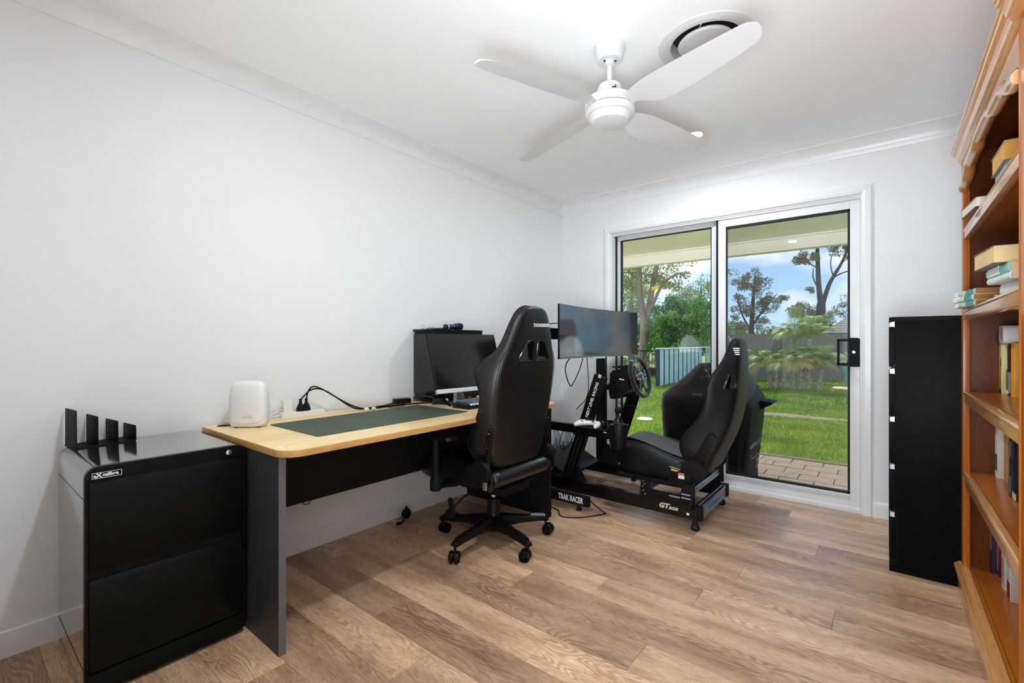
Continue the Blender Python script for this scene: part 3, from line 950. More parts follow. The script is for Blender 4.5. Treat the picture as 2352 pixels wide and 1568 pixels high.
# skirt band: rim of the front cover, dips in the middle
q = MB()
pts = []
for i in range(25):
    u = -0.079 + 0.158 * i / 24
    v = -0.0385 * (1 - (abs(u) / 0.0815) ** 3.2) ** (1 / 3.2) if abs(u) < 0.0815 else 0
    z = DZ + 0.020 + 0.022 * (abs(u) / 0.08) ** 3
    pts.append((rc[0] + u * math.cos(A) - v * math.sin(A), rc[1] + u * math.sin(A) + v * math.cos(A), z))
q.tube(pts, 0.0011, n=6)
q.build('cover_rim', mat('router_rim', (0.6, 0.6, 0.6, 1), 0.5, vary=.02), parent=RT)
for u in (-0.045, 0.05):
    q = MB()
    q.cbox((rc[0] + u * math.cos(A) + 0.022 * math.sin(A), rc[1] + u * math.sin(A) - 0.022 * math.cos(A), DZ + 0.0015), (0.012, 0.012, 0.003), rot=(0, 0, A))
    q.build('foot', M_RUBBER, parent=RT)
nx, ny = math.sin(A), -math.cos(A)
F = frame((rc[0] + 0.008 * math.cos(A) + 0.0375 * nx, rc[1] + 0.008 * math.sin(A) + 0.0375 * ny, DZ + 0.048), (math.cos(A), math.sin(A), 0), (0, 0, 1))
text_mb('orbi', 0.024, F, 0.0012, -0.0005, spacing=1.05).build('lettering', M_PRINTG, parent=RT, smooth=False)

# ---- power board and what is plugged in
PB = thing('power_board', 'white multi-outlet power board on the back of the desk', 'power board', (0.075, 1.17, DZ))
ang = math.radians(84)
def onb(u, v, z):      # u along the board, v across, z above the desk
    c, s_ = math.cos(ang), math.sin(ang)
    return (0.068 + (u - 0.1) * c - v * s_, 1.182 + (u - 0.1) * s_ + v * c, DZ + z)
R = (0, 0, ang)
q = MB(); q.cbox(onb(0.1, 0, 0.013), (0.215, 0.052, 0.026), rot=R)
q.build('housing', M_WHITE, parent=PB, bevel=0.003)
q = MB(); q.cbox(onb(0.1, 0, 0.0165), (0.2165, 0.0535, 0.0012), rot=R)
q.build('parting_line', mat('white_shadow_line', (0.55, 0.55, 0.55, 1), 0.6, vary=.02), parent=PB)
for u in (0.145, 0.18):
    q = MB(); q.cbox(onb(u, 0, 0.0262), (0.03, 0.036, 0.0012), rot=R); q.build('outlet', mat('outlet_grey', (0.7, 0.7, 0.7, 1), 0.5, vary=.02) if u < .15 else MATS['outlet_grey'], parent=PB, bevel=0.0005)
q = MB()
q.tube([onb(-0.008, 0, 0.014), onb(-0.04, 0.0, 0.010), onb(-0.085, -0.01, 0.0045), onb(-0.13, -0.01, 0.0045), onb(-0.19, 0.0, 0.0045), onb(-0.24, 0.03, 0.004)], 0.0035, n=8, smooth=2)
q.build('cord', M_WHITE, parent=PB)
# USB charger
CH = thing('wall_charger', 'white square power adapter block plugged into the power board', 'charger', onb(0.026, 0, 0.026))
q = MB(); q.cbox(onb(0.026, -0.002, 0.029), (0.048, 0.040, 0.006), rot=R); q.cbox(onb(0.023, 0.002, 0.058), (0.040, 0.040, 0.058), rot=R)
q.build('body', M_WHITE, parent=CH, bevel=0.003)
q = MB()
for i, (u, z) in enumerate([(-.012, .052), (-.006, .05), (0, .052), (.006, .05), (.012, .052), (.012, .046)]):
    q.cbox(onb(0.002, u + 0.002, z - 0.004), (0.0012, 0.0025, 0.002), rot=R)
q.build('fine_print', M_PRINTG, parent=CH)
# router lead
q = MB()
q.tube([onb(-0.001, 0.003, 0.042), onb(-0.018, 0.004, 0.036), onb(-0.035, 0.004, 0.024), onb(-0.07, 0.005, 0.012), onb(-0.10, 0.0, 0.013), onb(-0.15, 0.012, 0.012), onb(-0.19, 0.02, 0.015)], 0.0018, n=6, smooth=2)
q.tube([onb(-0.062, -0.016, 0.003), onb(-0.064, -0.014, 0.012), onb(-0.066, -0.002, 0.024), onb(-0.068, 0.010, 0.018), onb(-0.068, 0.012, 0.004)], 0.0016, n=6, smooth=2)
q.build('router_lead', M_WHITE, label='thin white lead coiled between the router and the power board', category='cable')

def plug_cord(u, label, pts, r=0.0038, name='mains_plug'):
    T = thing(name, label, 'cable', onb(u, 0, 0.0262), 'black plugs on the power board')
    b = onb(u, 0, 0.0)
    z0 = DZ + 0.0262
    q = MB()
    q.lathe([(0.0, 0), (0.019, 0), (0.0205, 0.003), (0.0205, 0.013), (0.019, 0.016), (0.017, 0.017), (0.0165, 0.024), (0.012, 0.034), (0.0075, 0.042), (0.0065, 0.055), (0.0085, 0.057), (0.0085, 0.060), (0.005, 0.062)], (b[0], b[1], z0), n=24)
    q.build('plug', M_BLACKM, parent=T, angle=40)
    q = MB().tube([(b[0], b[1], z0 + 0.055)] + pts, r, n=8, smooth=3)
    q.build('cord', M_BLACKM, parent=T)
    return T
zc = DZ + 0.005
plug_cord(0.090, 'black three-pin plug beside the white adapter, its cord arching right to the black brick',
          [(0.072, 1.19, 0.83), (0.078, 1.225, 0.862), (0.09, 1.28, 0.858), (0.105, 1.36, 0.80), (0.118, 1.42, 0.752), (0.125, 1.47, zc), (0.108, 1.55, zc), (0.100, 1.66, zc), (0.082, 1.735, zc + 0.004), (0.058, 1.765, zc + 0.010)])
plug_cord(0.119, 'black three-pin plug on the right of its twin, its cord running behind the desk mat',
          [(0.078, 1.205, 0.85), (0.088, 1.222, 0.876), (0.100, 1.255, 0.868), (0.122, 1.33, 0.815), (0.145, 1.42, 0.755), (0.158, 1.50, zc), (0.150, 1.58, zc), (0.148, 1.72, zc), (0.168, 1.84, zc), (0.215, 1.925, zc + .002)])
# brick + thin lead
BR = thing('power_brick', 'black laptop power brick lying beside the computer tower', 'power adapter', (0.062, 1.815, DZ))
q = MB().box((0.035, 1.765, DZ), (0.085, 1.868, DZ + 0.030), rot=(0, 0, -0.25)); q.build('body', M_BLACK, parent=BR, bevel=0.004)
q = MB()
q.tube([(0.082, 1.878, DZ + 0.014), (0.105, 1.93, DZ + 0.016), (0.13, 1.925, DZ + 0.004), (0.165, 1.885, DZ + 0.0035), (0.175, 1.80, DZ + 0.0035), (0.12, 1.70, DZ + 0.003), (0.10, 1.62, DZ + 0.003), (0.125, 1.57, DZ + 0.003), (0.155, 1.64, DZ + 0.011), (0.165, 1.76, DZ + 0.012), (0.14, 1.80, DZ + 0.012), (0.11, 1.72, DZ + 0.011), (0.145, 1.645, DZ + 0.012), (0.195, 1.62, DZ + 0.004), (0.200, 1.68, DZ + 0.0035), (0.185, 1.74, DZ + .003)], 0.0019, n=6, smooth=3)
q.build('lead', M_BLACKM, parent=BR)

# small pieces on the desk
for (x, y, m, nm, lb) in ((0.182, 1.485, M_PRINTW, 'earbud_case', 'tiny white rounded pebble-like case behind the green mat'),
                      (0.186, 1.527, mat('mint_plastic', rgb(176, 214, 186), 0.4, vary=.03), 'earbud_case', 'tiny mint green rounded pebble-like case behind the green mat')):
    q = MB().ball((x, y, DZ + 0.010), (0.014, 0.014, 0.010), 20, 12)
    t_ = thing(nm, lb, 'earbud case', (x, y, DZ))
    q.build('shell', m, parent=t_)
    MB().lathe([(0.0139, 0.0), (0.0142, 0.0004), (0.0139, 0.0008)], (x, y, DZ + 0.0105), n=24, cap=False).build('lid_seam', M_PRINTG, parent=t_)

# ---- computer tower
PC = thing('computer_tower', 'black glossy computer tower standing against the wall on the desk', 'computer', (0.12, 2.155, DZ))
px0, px1, py0, py1, pz1 = 0.012, 0.228, 1.945, 2.372, 1.186
MB().box((px0, py0 + 0.012, DZ + 0.015), (px1, py1, pz1 - 0.012)).build('case', M_BLACK, parent=PC, bevel=0.004)
MB().box((px0 + 0.004, py0, DZ + 0.045), (px1 - 0.004, py0 + 0.012, pz1 - 0.032)).build('front_panel', M_SCREENM, parent=PC, bevel=0.002)
MB().prism([(py0 - .004, pz1 - 0.014), (py0 + 0.11, pz1 - 0.014), (py1, pz1 - 0.014), (py1, pz1 - 0.001), (py0 + 0.13, pz1 - 0.001), (py0 + 0.11, pz1), (py0 - .004, pz1)], 'x', px0, px1 + 0.002).build('top_cap', M_BLACKM, parent=PC, bevel=0.002)
MB().prism([(px0 + .004, DZ + 0.012), (px1 - .004, DZ + 0.012), (px1 - .004, DZ + 0.028), (px1 - .03, DZ + .045), (px0 + .03, DZ + 0.045), (px0 + .004, DZ + .028)], 'y', py0 - 0.002, py0 + 0.02).build('front_skirt', M_BLACKG, parent=PC, bevel=0.001)
for x in (px0 + 0.03, px1 - 0.03):
    for y in (py0 + 0.05, py1 - 0.05):
        MB().cyl((x, y, DZ), (x, y, DZ + 0.016), 0.015, n=20).build('foot', M_RUBBER, parent=PC)
q = MB().box((px1 - 0.001, py0 + 0.02, DZ + 0.03), (px1 + 0.003, py1 - 0.012, pz1 - 0.03)); q.build('side_window', M_BLACKG, parent=PC, bevel=0.001)

# things on the tower
mg = thing('massage_gun', 'short dark blue percussion device with silver ring lying on the computer tower', 'massager', (0.11, 2.2, pz1))
q = MB().lathe([(0.0, 0.0), (0.0155, 0.0), (0.017, 0.002), (0.017, 0.118), (0.015, 0.12), (0, 0.12)], (0.125, 2.115, pz1 + 0.0205), (0.03, 1, 0), n=28)
q.build('handle', mat('navy_plastic', rgb(28, 34, 52), 0.25, vary=.05), parent=mg, angle=40)
q = MB().lathe([(0.0172, 0), (0.0178, 0.001), (0.0178, 0.008), (0.0172, 0.009)], (0.1256, 2.136, pz1 + 0.0205), (0.03, 1, 0), n=28, cap=False); q.build('ring', M_SILVER, parent=mg)
q = MB().lathe([(0.0, 0.0), (0.020, 0.0), (0.0235, 0.004), (0.0235, 0.07), (0.019, 0.076), (0.0, 0.076)], (0.098, 2.238, pz1 + 0.0235), (1, -0.25, 0), n=32); q.build('head', MATS['navy_plastic'], parent=mg, angle=40)
q = MB().lathe([(0.0, 0.0), (0.012, 0.0), (0.012, 0.003), (0.0, 0.003)], (0.173, 2.219, pz1 + 0.0235), (1, -0.25, 0), n=24); q.build('button', M_BLACKG, parent=mg)
q = MB().ball((0.06, 1.985, pz1 + 0.011), (0.011, 0.011, 0.011)).ball((0.06, 1.985, pz1 + 0.024), (0.003, 0.003, 0.004), 10, 8)
fg = thing('trinket', 'tiny clear round trinket on the near corner of the computer tower', 'ornament', (0.06, 1.985, pz1))
MB().ball((0.06, 1.985, pz1 + 0.012), (0.012, 0.012, 0.012)).build('body', M_SILVER, parent=fg)
MB().ball((0.06, 1.985, pz1 + 0.026), (0.003, 0.003, 0.0035), 10, 8).build('knob', M_BLACKM, parent=fg)
q = MB().tube([(0.065, 2.01, pz1 + 0.003), (0.075, 2.03, pz1 + 0.012), (0.085, 2.04, pz1 + 0.004), (0.09, 2.05, pz1 + 0.014), (0.10, 2.055, pz1 + 0.003), (0.088, 2.03, pz1 + 0.003), (0.10, 2.08, pz1 + .003)], 0.003, n=6, smooth=2)
q.box((0.10, 2.078, pz1), (0.116, 2.092, pz1 + 0.008))
q.build('usb_dongle', M_BLACKM, label='small black dongle with a curled lead on top of the tower', category='dongle', bevel=.0004)
q = MB().box((0.06, 2.085, pz1), (0.13, 2.113, pz1 + 0.012), rot=(0, 0, .1)); q.build('phone_mount', M_BLACK, bevel=0.003, label='flat black puck lying behind the silver ringed massager on the tower', category='accessory')

# ---- desk monitor (tilted back)
DM = thing('desk_monitor', 'black desk monitor with silver chin tilted back beside the keyboard', 'monitor', (0.33, 2.05, DZ))
tl = Vector((0.352, 1.786, 1.153)); bl = Vector((0.451, 1.763, 0.815)); trr = Vector((0.406, 2.305, 1.154))
ex = (trr - tl).normalized(); ey = (tl - bl); Hh = ey.length
ey = (ey - ex * ey.dot(ex)).normalized()
FM = frame(bl, ex, ey)
WW = (trr - tl).length + 0.0
def mbox(x0, x1, y0, y1, z0, z1):
    return MB().box((x0, y0, z0), (x1, y1, z1)).xf(FM)
mbox(0, WW, 0, Hh, -0.022, -0.004).build('housing', M_BLACKM, parent=DM, bevel=0.002)
mbox(0.001, WW - 0.001, 0.022, Hh - 0.0015, -0.004, 0.0).build('screen', M_SCREENM, parent=DM)
mbox(0, WW, -0.001, 0.0225, -0.022, 0.001).build('chin', M_SILVER, parent=DM, bevel=0.001)
q = MB().box((WW * .3, Hh * .2, -0.05), (WW * .7, Hh * .75, -0.022)).xf(FM)
q.build('rear_cover', M_BLACKM, parent=DM, bevel=0.004)
bc = (0.33, 2.045)
q = MB().loft([[(bc[0] + 0.015 * a, bc[1] + 0.035 * b, DZ + 0.008) for a, b in ((-1, -1), (1, -1), (1, 1), (-1, 1))], [(bc[0] + 0.015 * a, bc[1] + 0.03 * b, DZ + 0.23) for a, b in ((-1, -1), (1, -1), (1, 1), (-1, 1))]])
q.beam((bc[0], bc[1], DZ + 0.22), FM @ Vector((WW / 2, Hh * .45, -0.045)), 0.05, 0.03)
q.build('stand_neck', M_STEEL, parent=DM, bevel=0.003)
MB().prism(rrect(0.24, 0.42, 1.95, 2.15, (0.03,) * 4), 'z', DZ, DZ + 0.009).build('stand_foot', M_STEEL, parent=DM, bevel=0.002)
q = MB().tube([(0.40, 2.0, DZ + 0.09), (0.44, 1.99, DZ + 0.06), (0.47, 1.985, DZ + 0.035), (0.485, 1.99, DZ + 0.012)], 0.0022, n=6, smooth=2)
q.build('lead', M_BLACKM, parent=DM)

# ---- keyboard
KB = thing('keyboard', 'black mechanical keyboard with pale lit keys in front of the monitor', 'keyboard', (0.46, 2.07, DZ))
ka = math.radians(88)
ko = Vector((0.585, 1.872, DZ))
FK = Matrix.Translation(ko) @ Matrix.Rotation(ka, 4, 'Z')      # local x along the keyboard, y away from the user (towards -x)
MB().prism([(0, 0.0), (0.135, 0.0), (0.135, 0.030), (0.0, 0.020)], 'x', 0, 0.355).xf(FK).build('case', M_BLACK, parent=KB, bevel=0.003)
m_key = mat('dark_keycap', rgb(40, 46, 56), 0.35, vary=.08)
m_keyl = mat('pale_keycap', rgb(196, 210, 228), 0.4, vary=.04)
keys, legs = MB(), MB()
def key(u, v, w):
    z = 0.0205 + 0.074 * v
    s0 = keys.mark(); keys.loft([[(u - w / 2 + .0008, v - .008, z), (u + w / 2 - .0008, v - .008, z), (u + w / 2 - .0008, v + .008, z), (u - w / 2 + .0008, v + .008, z)],
                                 [(u - w / 2 + .003, v - .0055, z + .010), (u + w / 2 - .003, v - .0055, z + .010), (u + w / 2 - .003, v + .0065, z + .010), (u - w / 2 + .003, v + .0065, z + .010)]]).xf(FK, s0)
    s0 = legs.mark(); legs.box((u - min(w, .02) / 2 + .0045, v - .003, z + .0099), (u + min(w, .02) / 2 - .0045, v + .005, z + .0107)).xf(FK, s0)
rows = [[.0238, .0238, .0238, .119, .0238, .0238, .0238, .0238, .019, .019, .019], [.043] + [.019] * 10 + [.0525, .019], [.0335] + [.019] * 11 + [.043, .019], [.0285] + [.019] * 12 + [.0285, .019], [.019] * 13 + [.038, .019], [.019] * 16]
for j, row in enumerate(rows):
    u = 0.014
    for w_ in row:
        if u + w_ > 0.346: break
        key(u + w_ / 2, 0.014 + 0.0208 * j, w_)
        u += w_
keys.build('keycap', m_key, parent=KB, bevel=0.0008, seg=1, kind='stuff')
legs.build('key_legend', m_keyl, parent=KB, smooth=False, kind='stuff')
q = MB()
u = 0.014
for w_ in rows[0][:4]:
    q.prism([(0.0045, 0.021), (0.0085, 0.031), (0.0075, 0.0315), (0.0035, 0.0215)], 'x', u + 0.002, u + w_ - 0.002); u += w_
q.xf(FK).build('key_front', m_keyl, parent=KB, smooth=False)

# ---- mouse
MS = thing('computer_mouse', 'black vertical-grip computer mouse at the far corner of the desk mat', 'mouse', (0.35, 1.90, DZ))
rings = []
mc = (0.335, 1.895)
for t_, w_, h_, z_ in ((-0.056, 0.012, 0.018, 0), (-0.05, 0.026, 0.03, 0), (-0.03, 0.034, 0.043, 0), (0.0, 0.038, 0.048, 0), (0.025, 0.036, 0.04, 0), (0.045, 0.031, 0.026, 0), (0.056, 0.022, 0.014, 0), (0.06, 0.012, 0.006, 0)):
    r = []
    for i in range(14):
        a = PI * i / 13
        r.append((t_, w_ * math.cos(a), 0.001 + h_ * max(0.0, math.sin(a)) ** .8))
    rings.append(r)
FMo = Matrix.Translation((mc[0], mc[1], DZ)) @ Matrix.Rotation(math.radians(25), 4, 'Z')
MB().loft(rings).xf(FMo).build('body', M_BLACK, parent=MS, angle=60)
MB().prism([(0.06, .001), (0.02, 0.0005), (-0.05, .0005), (-0.05, 0.008), (0.0, 0.012), (0.06, 0.008)], 'y', -0.0385, -0.034).xf(FMo).build('side_button', M_STEEL, parent=MS, bevel=0.001)
MB().cyl((0.035, -0.004, 0.036), (0.035, 0.004, 0.036), 0.009, n=20).xf(FMo).build('scroll_wheel', M_SILVER, parent=MS, bevel=.001)
# small trinkets behind the keyboard
q = MB().box((0.40, 2.19, DZ), (0.43, 2.25, DZ + 0.018)); q.build('usb_stick', mat('coral_plastic', rgb(214, 140, 126), 0.5, vary=.05), bevel=0.003, label='coral pink stick behind the keyboard under the monitor', category='usb stick')
q = MB().tube([(0.33, 2.13, DZ + .004), (0.36, 2.17, DZ + 0.05), (0.38, 2.22, DZ + 0.055), (0.39, 2.28, DZ + 0.02), (0.37, 2.33, DZ + 0.004)], 0.003, n=8, smooth=2)
q.build('looped_cable', M_BLACKM, label='black cable looped behind the keyboard under the monitor', category='cable')

# ---- under the desk
q = MB()
q.lathe([(0.0, 0), (0.026, 0), (0.028, 0.003), (0.028, 0.03), (0.018, 0.045), (0.011, 0.06), (0.0, 0.062)], (0.075, 1.835, 0.028), (0.25, -0.1, 0.35), n=20)
q.tube([(0.09, 1.83, 0.08), (0.105, 1.815, 0.095), (0.115, 1.80, 0.05), (0.115, 1.785, 0.006), (0.09, 1.765, 0.006), (0.10, 1.742, 0.006), (0.125, 1.75, 0.006), (0.12, 1.775, 0.014)], 0.0055, n=8, smooth=2)
q.build('loose_plug', M_BLACKM, label='black plug and coiled cord on the floor under the desk', category='plug', angle=40)
q = MB().tube([(0.02, 1.19, 0.42), (0.012, 1.20, 0.32), (0.010, 1.215, 0.243), (0.010, 1.245, 0.243), (0.010, 1.275, 0.27), (0.012, 1.29, 0.34), (0.02, 1.295, 0.42)], 0.002, n=6, smooth=2)
q.build('hanging_lead', M_BLACKM, label='thin black lead hanging in a loop behind the desk modesty panel', category='cable')

# ================================================================== GAMING CHAIR
def back_ring(yc, z, xr, hr, xf, hw, xi):
    half = [(xr, 0.0), (xr, hr * 0.5), (xr - 0.004, hr * 0.86), (xr - 0.02, hr), ((xr - 0.025) * 0.55 + xf * 0.45, (hr + hw) / 2 + 0.004),
            (xf + 0.02, hw), (xf, hw - 0.012), (xf + 0.004, hw - 0.032), ((xf + xi) / 2, (hw - 0.03 + hr * .5) / 2), (xi, hr * 0.5), (xi, 0.0)]
    r = [(x, yc + y, z) for x, y in half]
    r += [(x, yc - y, z) for x, y in reversed(half[1:-1])]
    return r
GY = 1.968
gc = thing('gaming_chair', 'black leatherette gaming swivel chair with two backrest slots, pulled up to the desk', 'chair', (0.70, 1.95, 0))
prof = [(.452, .875, .165, .835, .150), (.470, .884, .195, .800, .205), (.500, .886, .215, .770, .250), (.57, .892, .228, .728, .270), (.63, .899, .235, .748, .276),
        (.70, .911, .240, .784, .276), (.77, .920, .245, .816, .276), (.85, .931, .250, .826, .282), (.91, .941, .250, .806, .292), (.96, .950, .246, .786, .292),
        (1.01, .958, .234, .818, .262), (1.05, .964, .214, .872, .224), (1.11, .972, .186, .892, .190), (1.17, .980, .160, .904, .166), (1.22, .986, .138, .914, .144), (1.265, .990, .108, .922, .114), (1.292, .988, .062, .935, .070)]
q = MB().loft([back_ring(GY, z, xr, hr, xf, hw, xr - 0.062 if z > .5 else xr - .03) for z, xr, hr, xf, hw in prof])
gb = q.build('backrest', M_LEATHER, parent=gc, subsurf=2)
apply_mods(gb)
def slot_poly(s):     # (y, z) outline of one slot
    return [(GY + s * 0.018, 1.005), (GY + s * 0.120, 1.003), (GY + s * 0.128, 1.022), (GY + s * 0.075, 1.105), (GY + s * 0.030, 1.113), (GY + s * 0.018, 1.098)]
SH = 0.012
cut(gb, [MB().prism([(y + SH, z) for y, z in slot_poly(s)], 'x', 0.78, 1.05) for s in (-1, 1)])
gb.data.polygons.foreach_set('use_smooth', [True] * len(gb.data.polygons))
gb.data.set_sharp_from_angle(angle=math.radians(40))
for s in (-1, 1):
    po = [(y + SH, z) for y, z in slot_poly(s)]
    cy = sum(p[0] for p in po) / 6; cz = sum(p[1] for p in po) / 6
    pin = [(cy + (y - cy) * 0.86, cz + (z - cz) * 0.90) for y, z in po]
    pou = [(cy + (y - cy) * 1.10, cz + (z - cz) * 1.07) for y, z in po]
    q = MB()
    def X(z): return 0.958 + (z - 1.0) * 0.13
    rg = [[(X(z) - 0.075, y, z) for y, z in pin], [(X(z) + 0.001, y, z) for y, z in pin], [(X(z) + 0.0035, y, z) for y, z in po], [(X(z) - 0.003, y, z) for y, z in pou], [(X(z) - 0.075, y, z) for y, z in po]]
    q.loft(rg + [rg[0]], cap=False)
    q.build('slot_frame', M_BLACKG, parent=gc, bevel=0.0015, angle=30)
# piping along the wing edge, seam, logo
for s in (-1, 1):
    pts = [(xf + 0.012, GY + s * (hw - .004), z) for z, xr, hr, xf, hw in prof[1:]]
    pts.append((0.948, GY, 1.290))
    MB().tube(pts, 0.0032, n=6, smooth=1).build('piping', M_LEATHER, parent=gc)
    pts = [(xr - 0.022, GY + s * (hr + .0005), z) for z, xr, hr, xf, hw in prof if .5 < z < 1.06]
    MB().tube(pts, 0.0014, n=6, smooth=1).build('seam', M_BLACKM, parent=gc)
F = frame((0.9815, 2.012, 1.192), (0, 1, 0.02), (0.10, 0, 1))
text_mb('THUNDERX3', 0.0250, F, 0.002, 0.0004, sx=0.98).build('lettering', M_PRINTW, parent=gc, smooth=False)
# lumbar tube + hinge covers
q = MB().lathe([(0.0, 0), (0.030, 0.0), (0.040, 0.010), (0.042, 0.03), (0.0435, 0.045), (0.042, 0.048), (0.042, 0.43), (0.0435, 0.433), (0.042, 0.448), (0.040, 0.47), (0.030, 0.48), (0, 0.48)], (0.872, GY - 0.24, 0.412), (0, 1, 0), n=36)
q.build('rear_roll', M_LEATHER, parent=gc, angle=50)
for s in (-1, 1):
    q = MB().cyl((0.84, GY + s * 0.262, 0.452), (0.84, GY + s * 0.292, 0.452), 0.062, n=32)
    h = q.build('hinge_cover', M_BLACKM, parent=gc, bevel=0.004)
    MB().cyl((0.845, GY + s * 0.291, 0.466), (0.845, GY + s * 0.294, 0.466), 0.008, n=6).build('hinge_bolt', M_BLACKG, parent=h)
    q = MB().prism([(0.868, 0.372), (0.893, 0.366), (0.902, 0.38), (0.900, 0.425), (0.895, 0.452), (0.878, 0.455), (0.868, 0.44)], 'y', GY + s * 0.246, GY + s * 0.290)
    q.build('hinge_cap', M_BLACKG, parent=gc, bevel=0.005)
    # reclining bracket set into the wing
    q = MB()
    q.prism([(0.846, 0.47), (0.872, 0.48), (0.874, 0.545), (0.884, 0.60), (0.896, 0.665), (0.880, 0.675), (0.862, 0.62), (0.850, 0.56)], 'y', GY + s * 0.236, GY + s * 0.262)
    b = q.build('recline_bracket', M_BLACK, parent=gc, bevel=0.002)
    for xx, zz in ((0.866, 0.58), (0.874, 0.615), (0.884, 0.652)):
        MB().cyl((xx, GY + s * 0.258, zz), (xx, GY + s * 0.265, zz), 0.005, n=10).build('bolt', M_STEEL, parent=b)
q = MB().tube([(0.884, GY - 0.262, 0.64), (0.872, GY - 0.268, 0.60), (0.856, GY - 0.27, 0.545), (0.842, GY - 0.27, 0.522), (0.845, GY - 0.27, 0.508), (0.858, GY - 0.268, 0.504)], 0.0045, n=8, smooth=1)
q.build('recline_lever', M_BLACKG, parent=gc)
MB().box((0.876, GY - 0.300, 0.383), (0.896, GY - 0.288, 0.420)).build('lever_plate', M_STEEL, parent=gc, bevel=0.002)
# seat
rs = []
for x, hw, z0, z1 in ((0.325, .20, .385, .43), (0.335, .24, .36, .455), (0.38, .262, .345, .475), (0.50, .268, .34, .478), (0.65, .262, .34, .47), (0.78, .245, .345, .455), (0.825, .225, .36, .44), (0.835, .20, .38, .42)):
    pts = []
    zc2 = (z0 + z1) / 2
    for y, z in ((-1, 0.15), (-1, 0.75), (-.88, 1.12), (-.72, 1.05), (-.5, .9), (0, .86), (.5, .9), (.72, 1.05), (.88, 1.12), (1, .75), (1, .15), (.9, 0), (0, 0), (-.9, 0)):
        pts.append((x, GY + y * hw, z0 + (z1 - z0) * z))
    rs.append(pts)
MB().loft(rs).build('seat_cushion', M_LEATHER, parent=gc, subsurf=1)
q = MB().box((0.50, GY - 0.13, 0.300), (0.86, GY + 0.10, 0.342)).box((0.62, GY - 0.06, 0.27), (0.78, GY + 0.03, 0.302))
q.build('tilt_mechanism', M_BLACKM, parent=gc, bevel=0.006)
q = MB().tube([(0.66, GY - 0.06, 0.285), (0.66, GY - 0.20, 0.290), (0.655, GY - 0.255, 0.26), (0.63, GY - 0.285, 0.215)], 0.006, n=8, smooth=1)
q.prism([(0.60, 0.19), (0.64, 0.185), (0.665, 0.20), (0.66, 0.25), (0.645, 0.29), (0.625, 0.29), (0.635, 0.24), (0.61, 0.225)], 'y', GY - 0.295, GY - 0.275)
q.build('height_lever', M_BLACKM, parent=gc, bevel=0.003)
q = MB().tube([(0.76, GY + 0.03, 0.315), (0.80, GY + 0.12, 0.322), (0.845, GY + 0.165, 0.327)], 0.006, n=8).ball((0.85, GY + 0.172, 0.328), 0.010, 12, 8)
q.build('tilt_lever', M_BLACKM, parent=gc)
for s in (-1, 1):
    q = MB()
    ya = GY + s * 0.355
    q.box((0.57, min(GY + s * 0.2, ya), 0.352), (0.63, max(GY + s * 0.2, ya), 0.366))
    q.beam((0.60, GY + s * 0.22, 0.34), (0.60, ya - s * .01, 0.362), 0.05, 0.012)
    q.lathe([(0.0, 0), (0.026, 0.0), (0.030, 0.006), (0.028, 0.06), (0.022, 0.085), (0.022, 0.09), (0.0, 0.09)], (0.60, ya, 0.342), n=24)
    q.cyl((0.60, ya, 0.42), (0.60, ya, 0.612), 0.0205, n=24)
    a = q.build('armrest_post', M_BLACKM, parent=gc, bevel=0.0015)
    q = MB().prism(rrect(0.485, 0.735, ya - 0.042, ya + 0.042, (0.03,) * 4), 'z', 0.612, 0.634)
    q.build('arm_pad', M_FABRIC, parent=a, bevel=0.006)
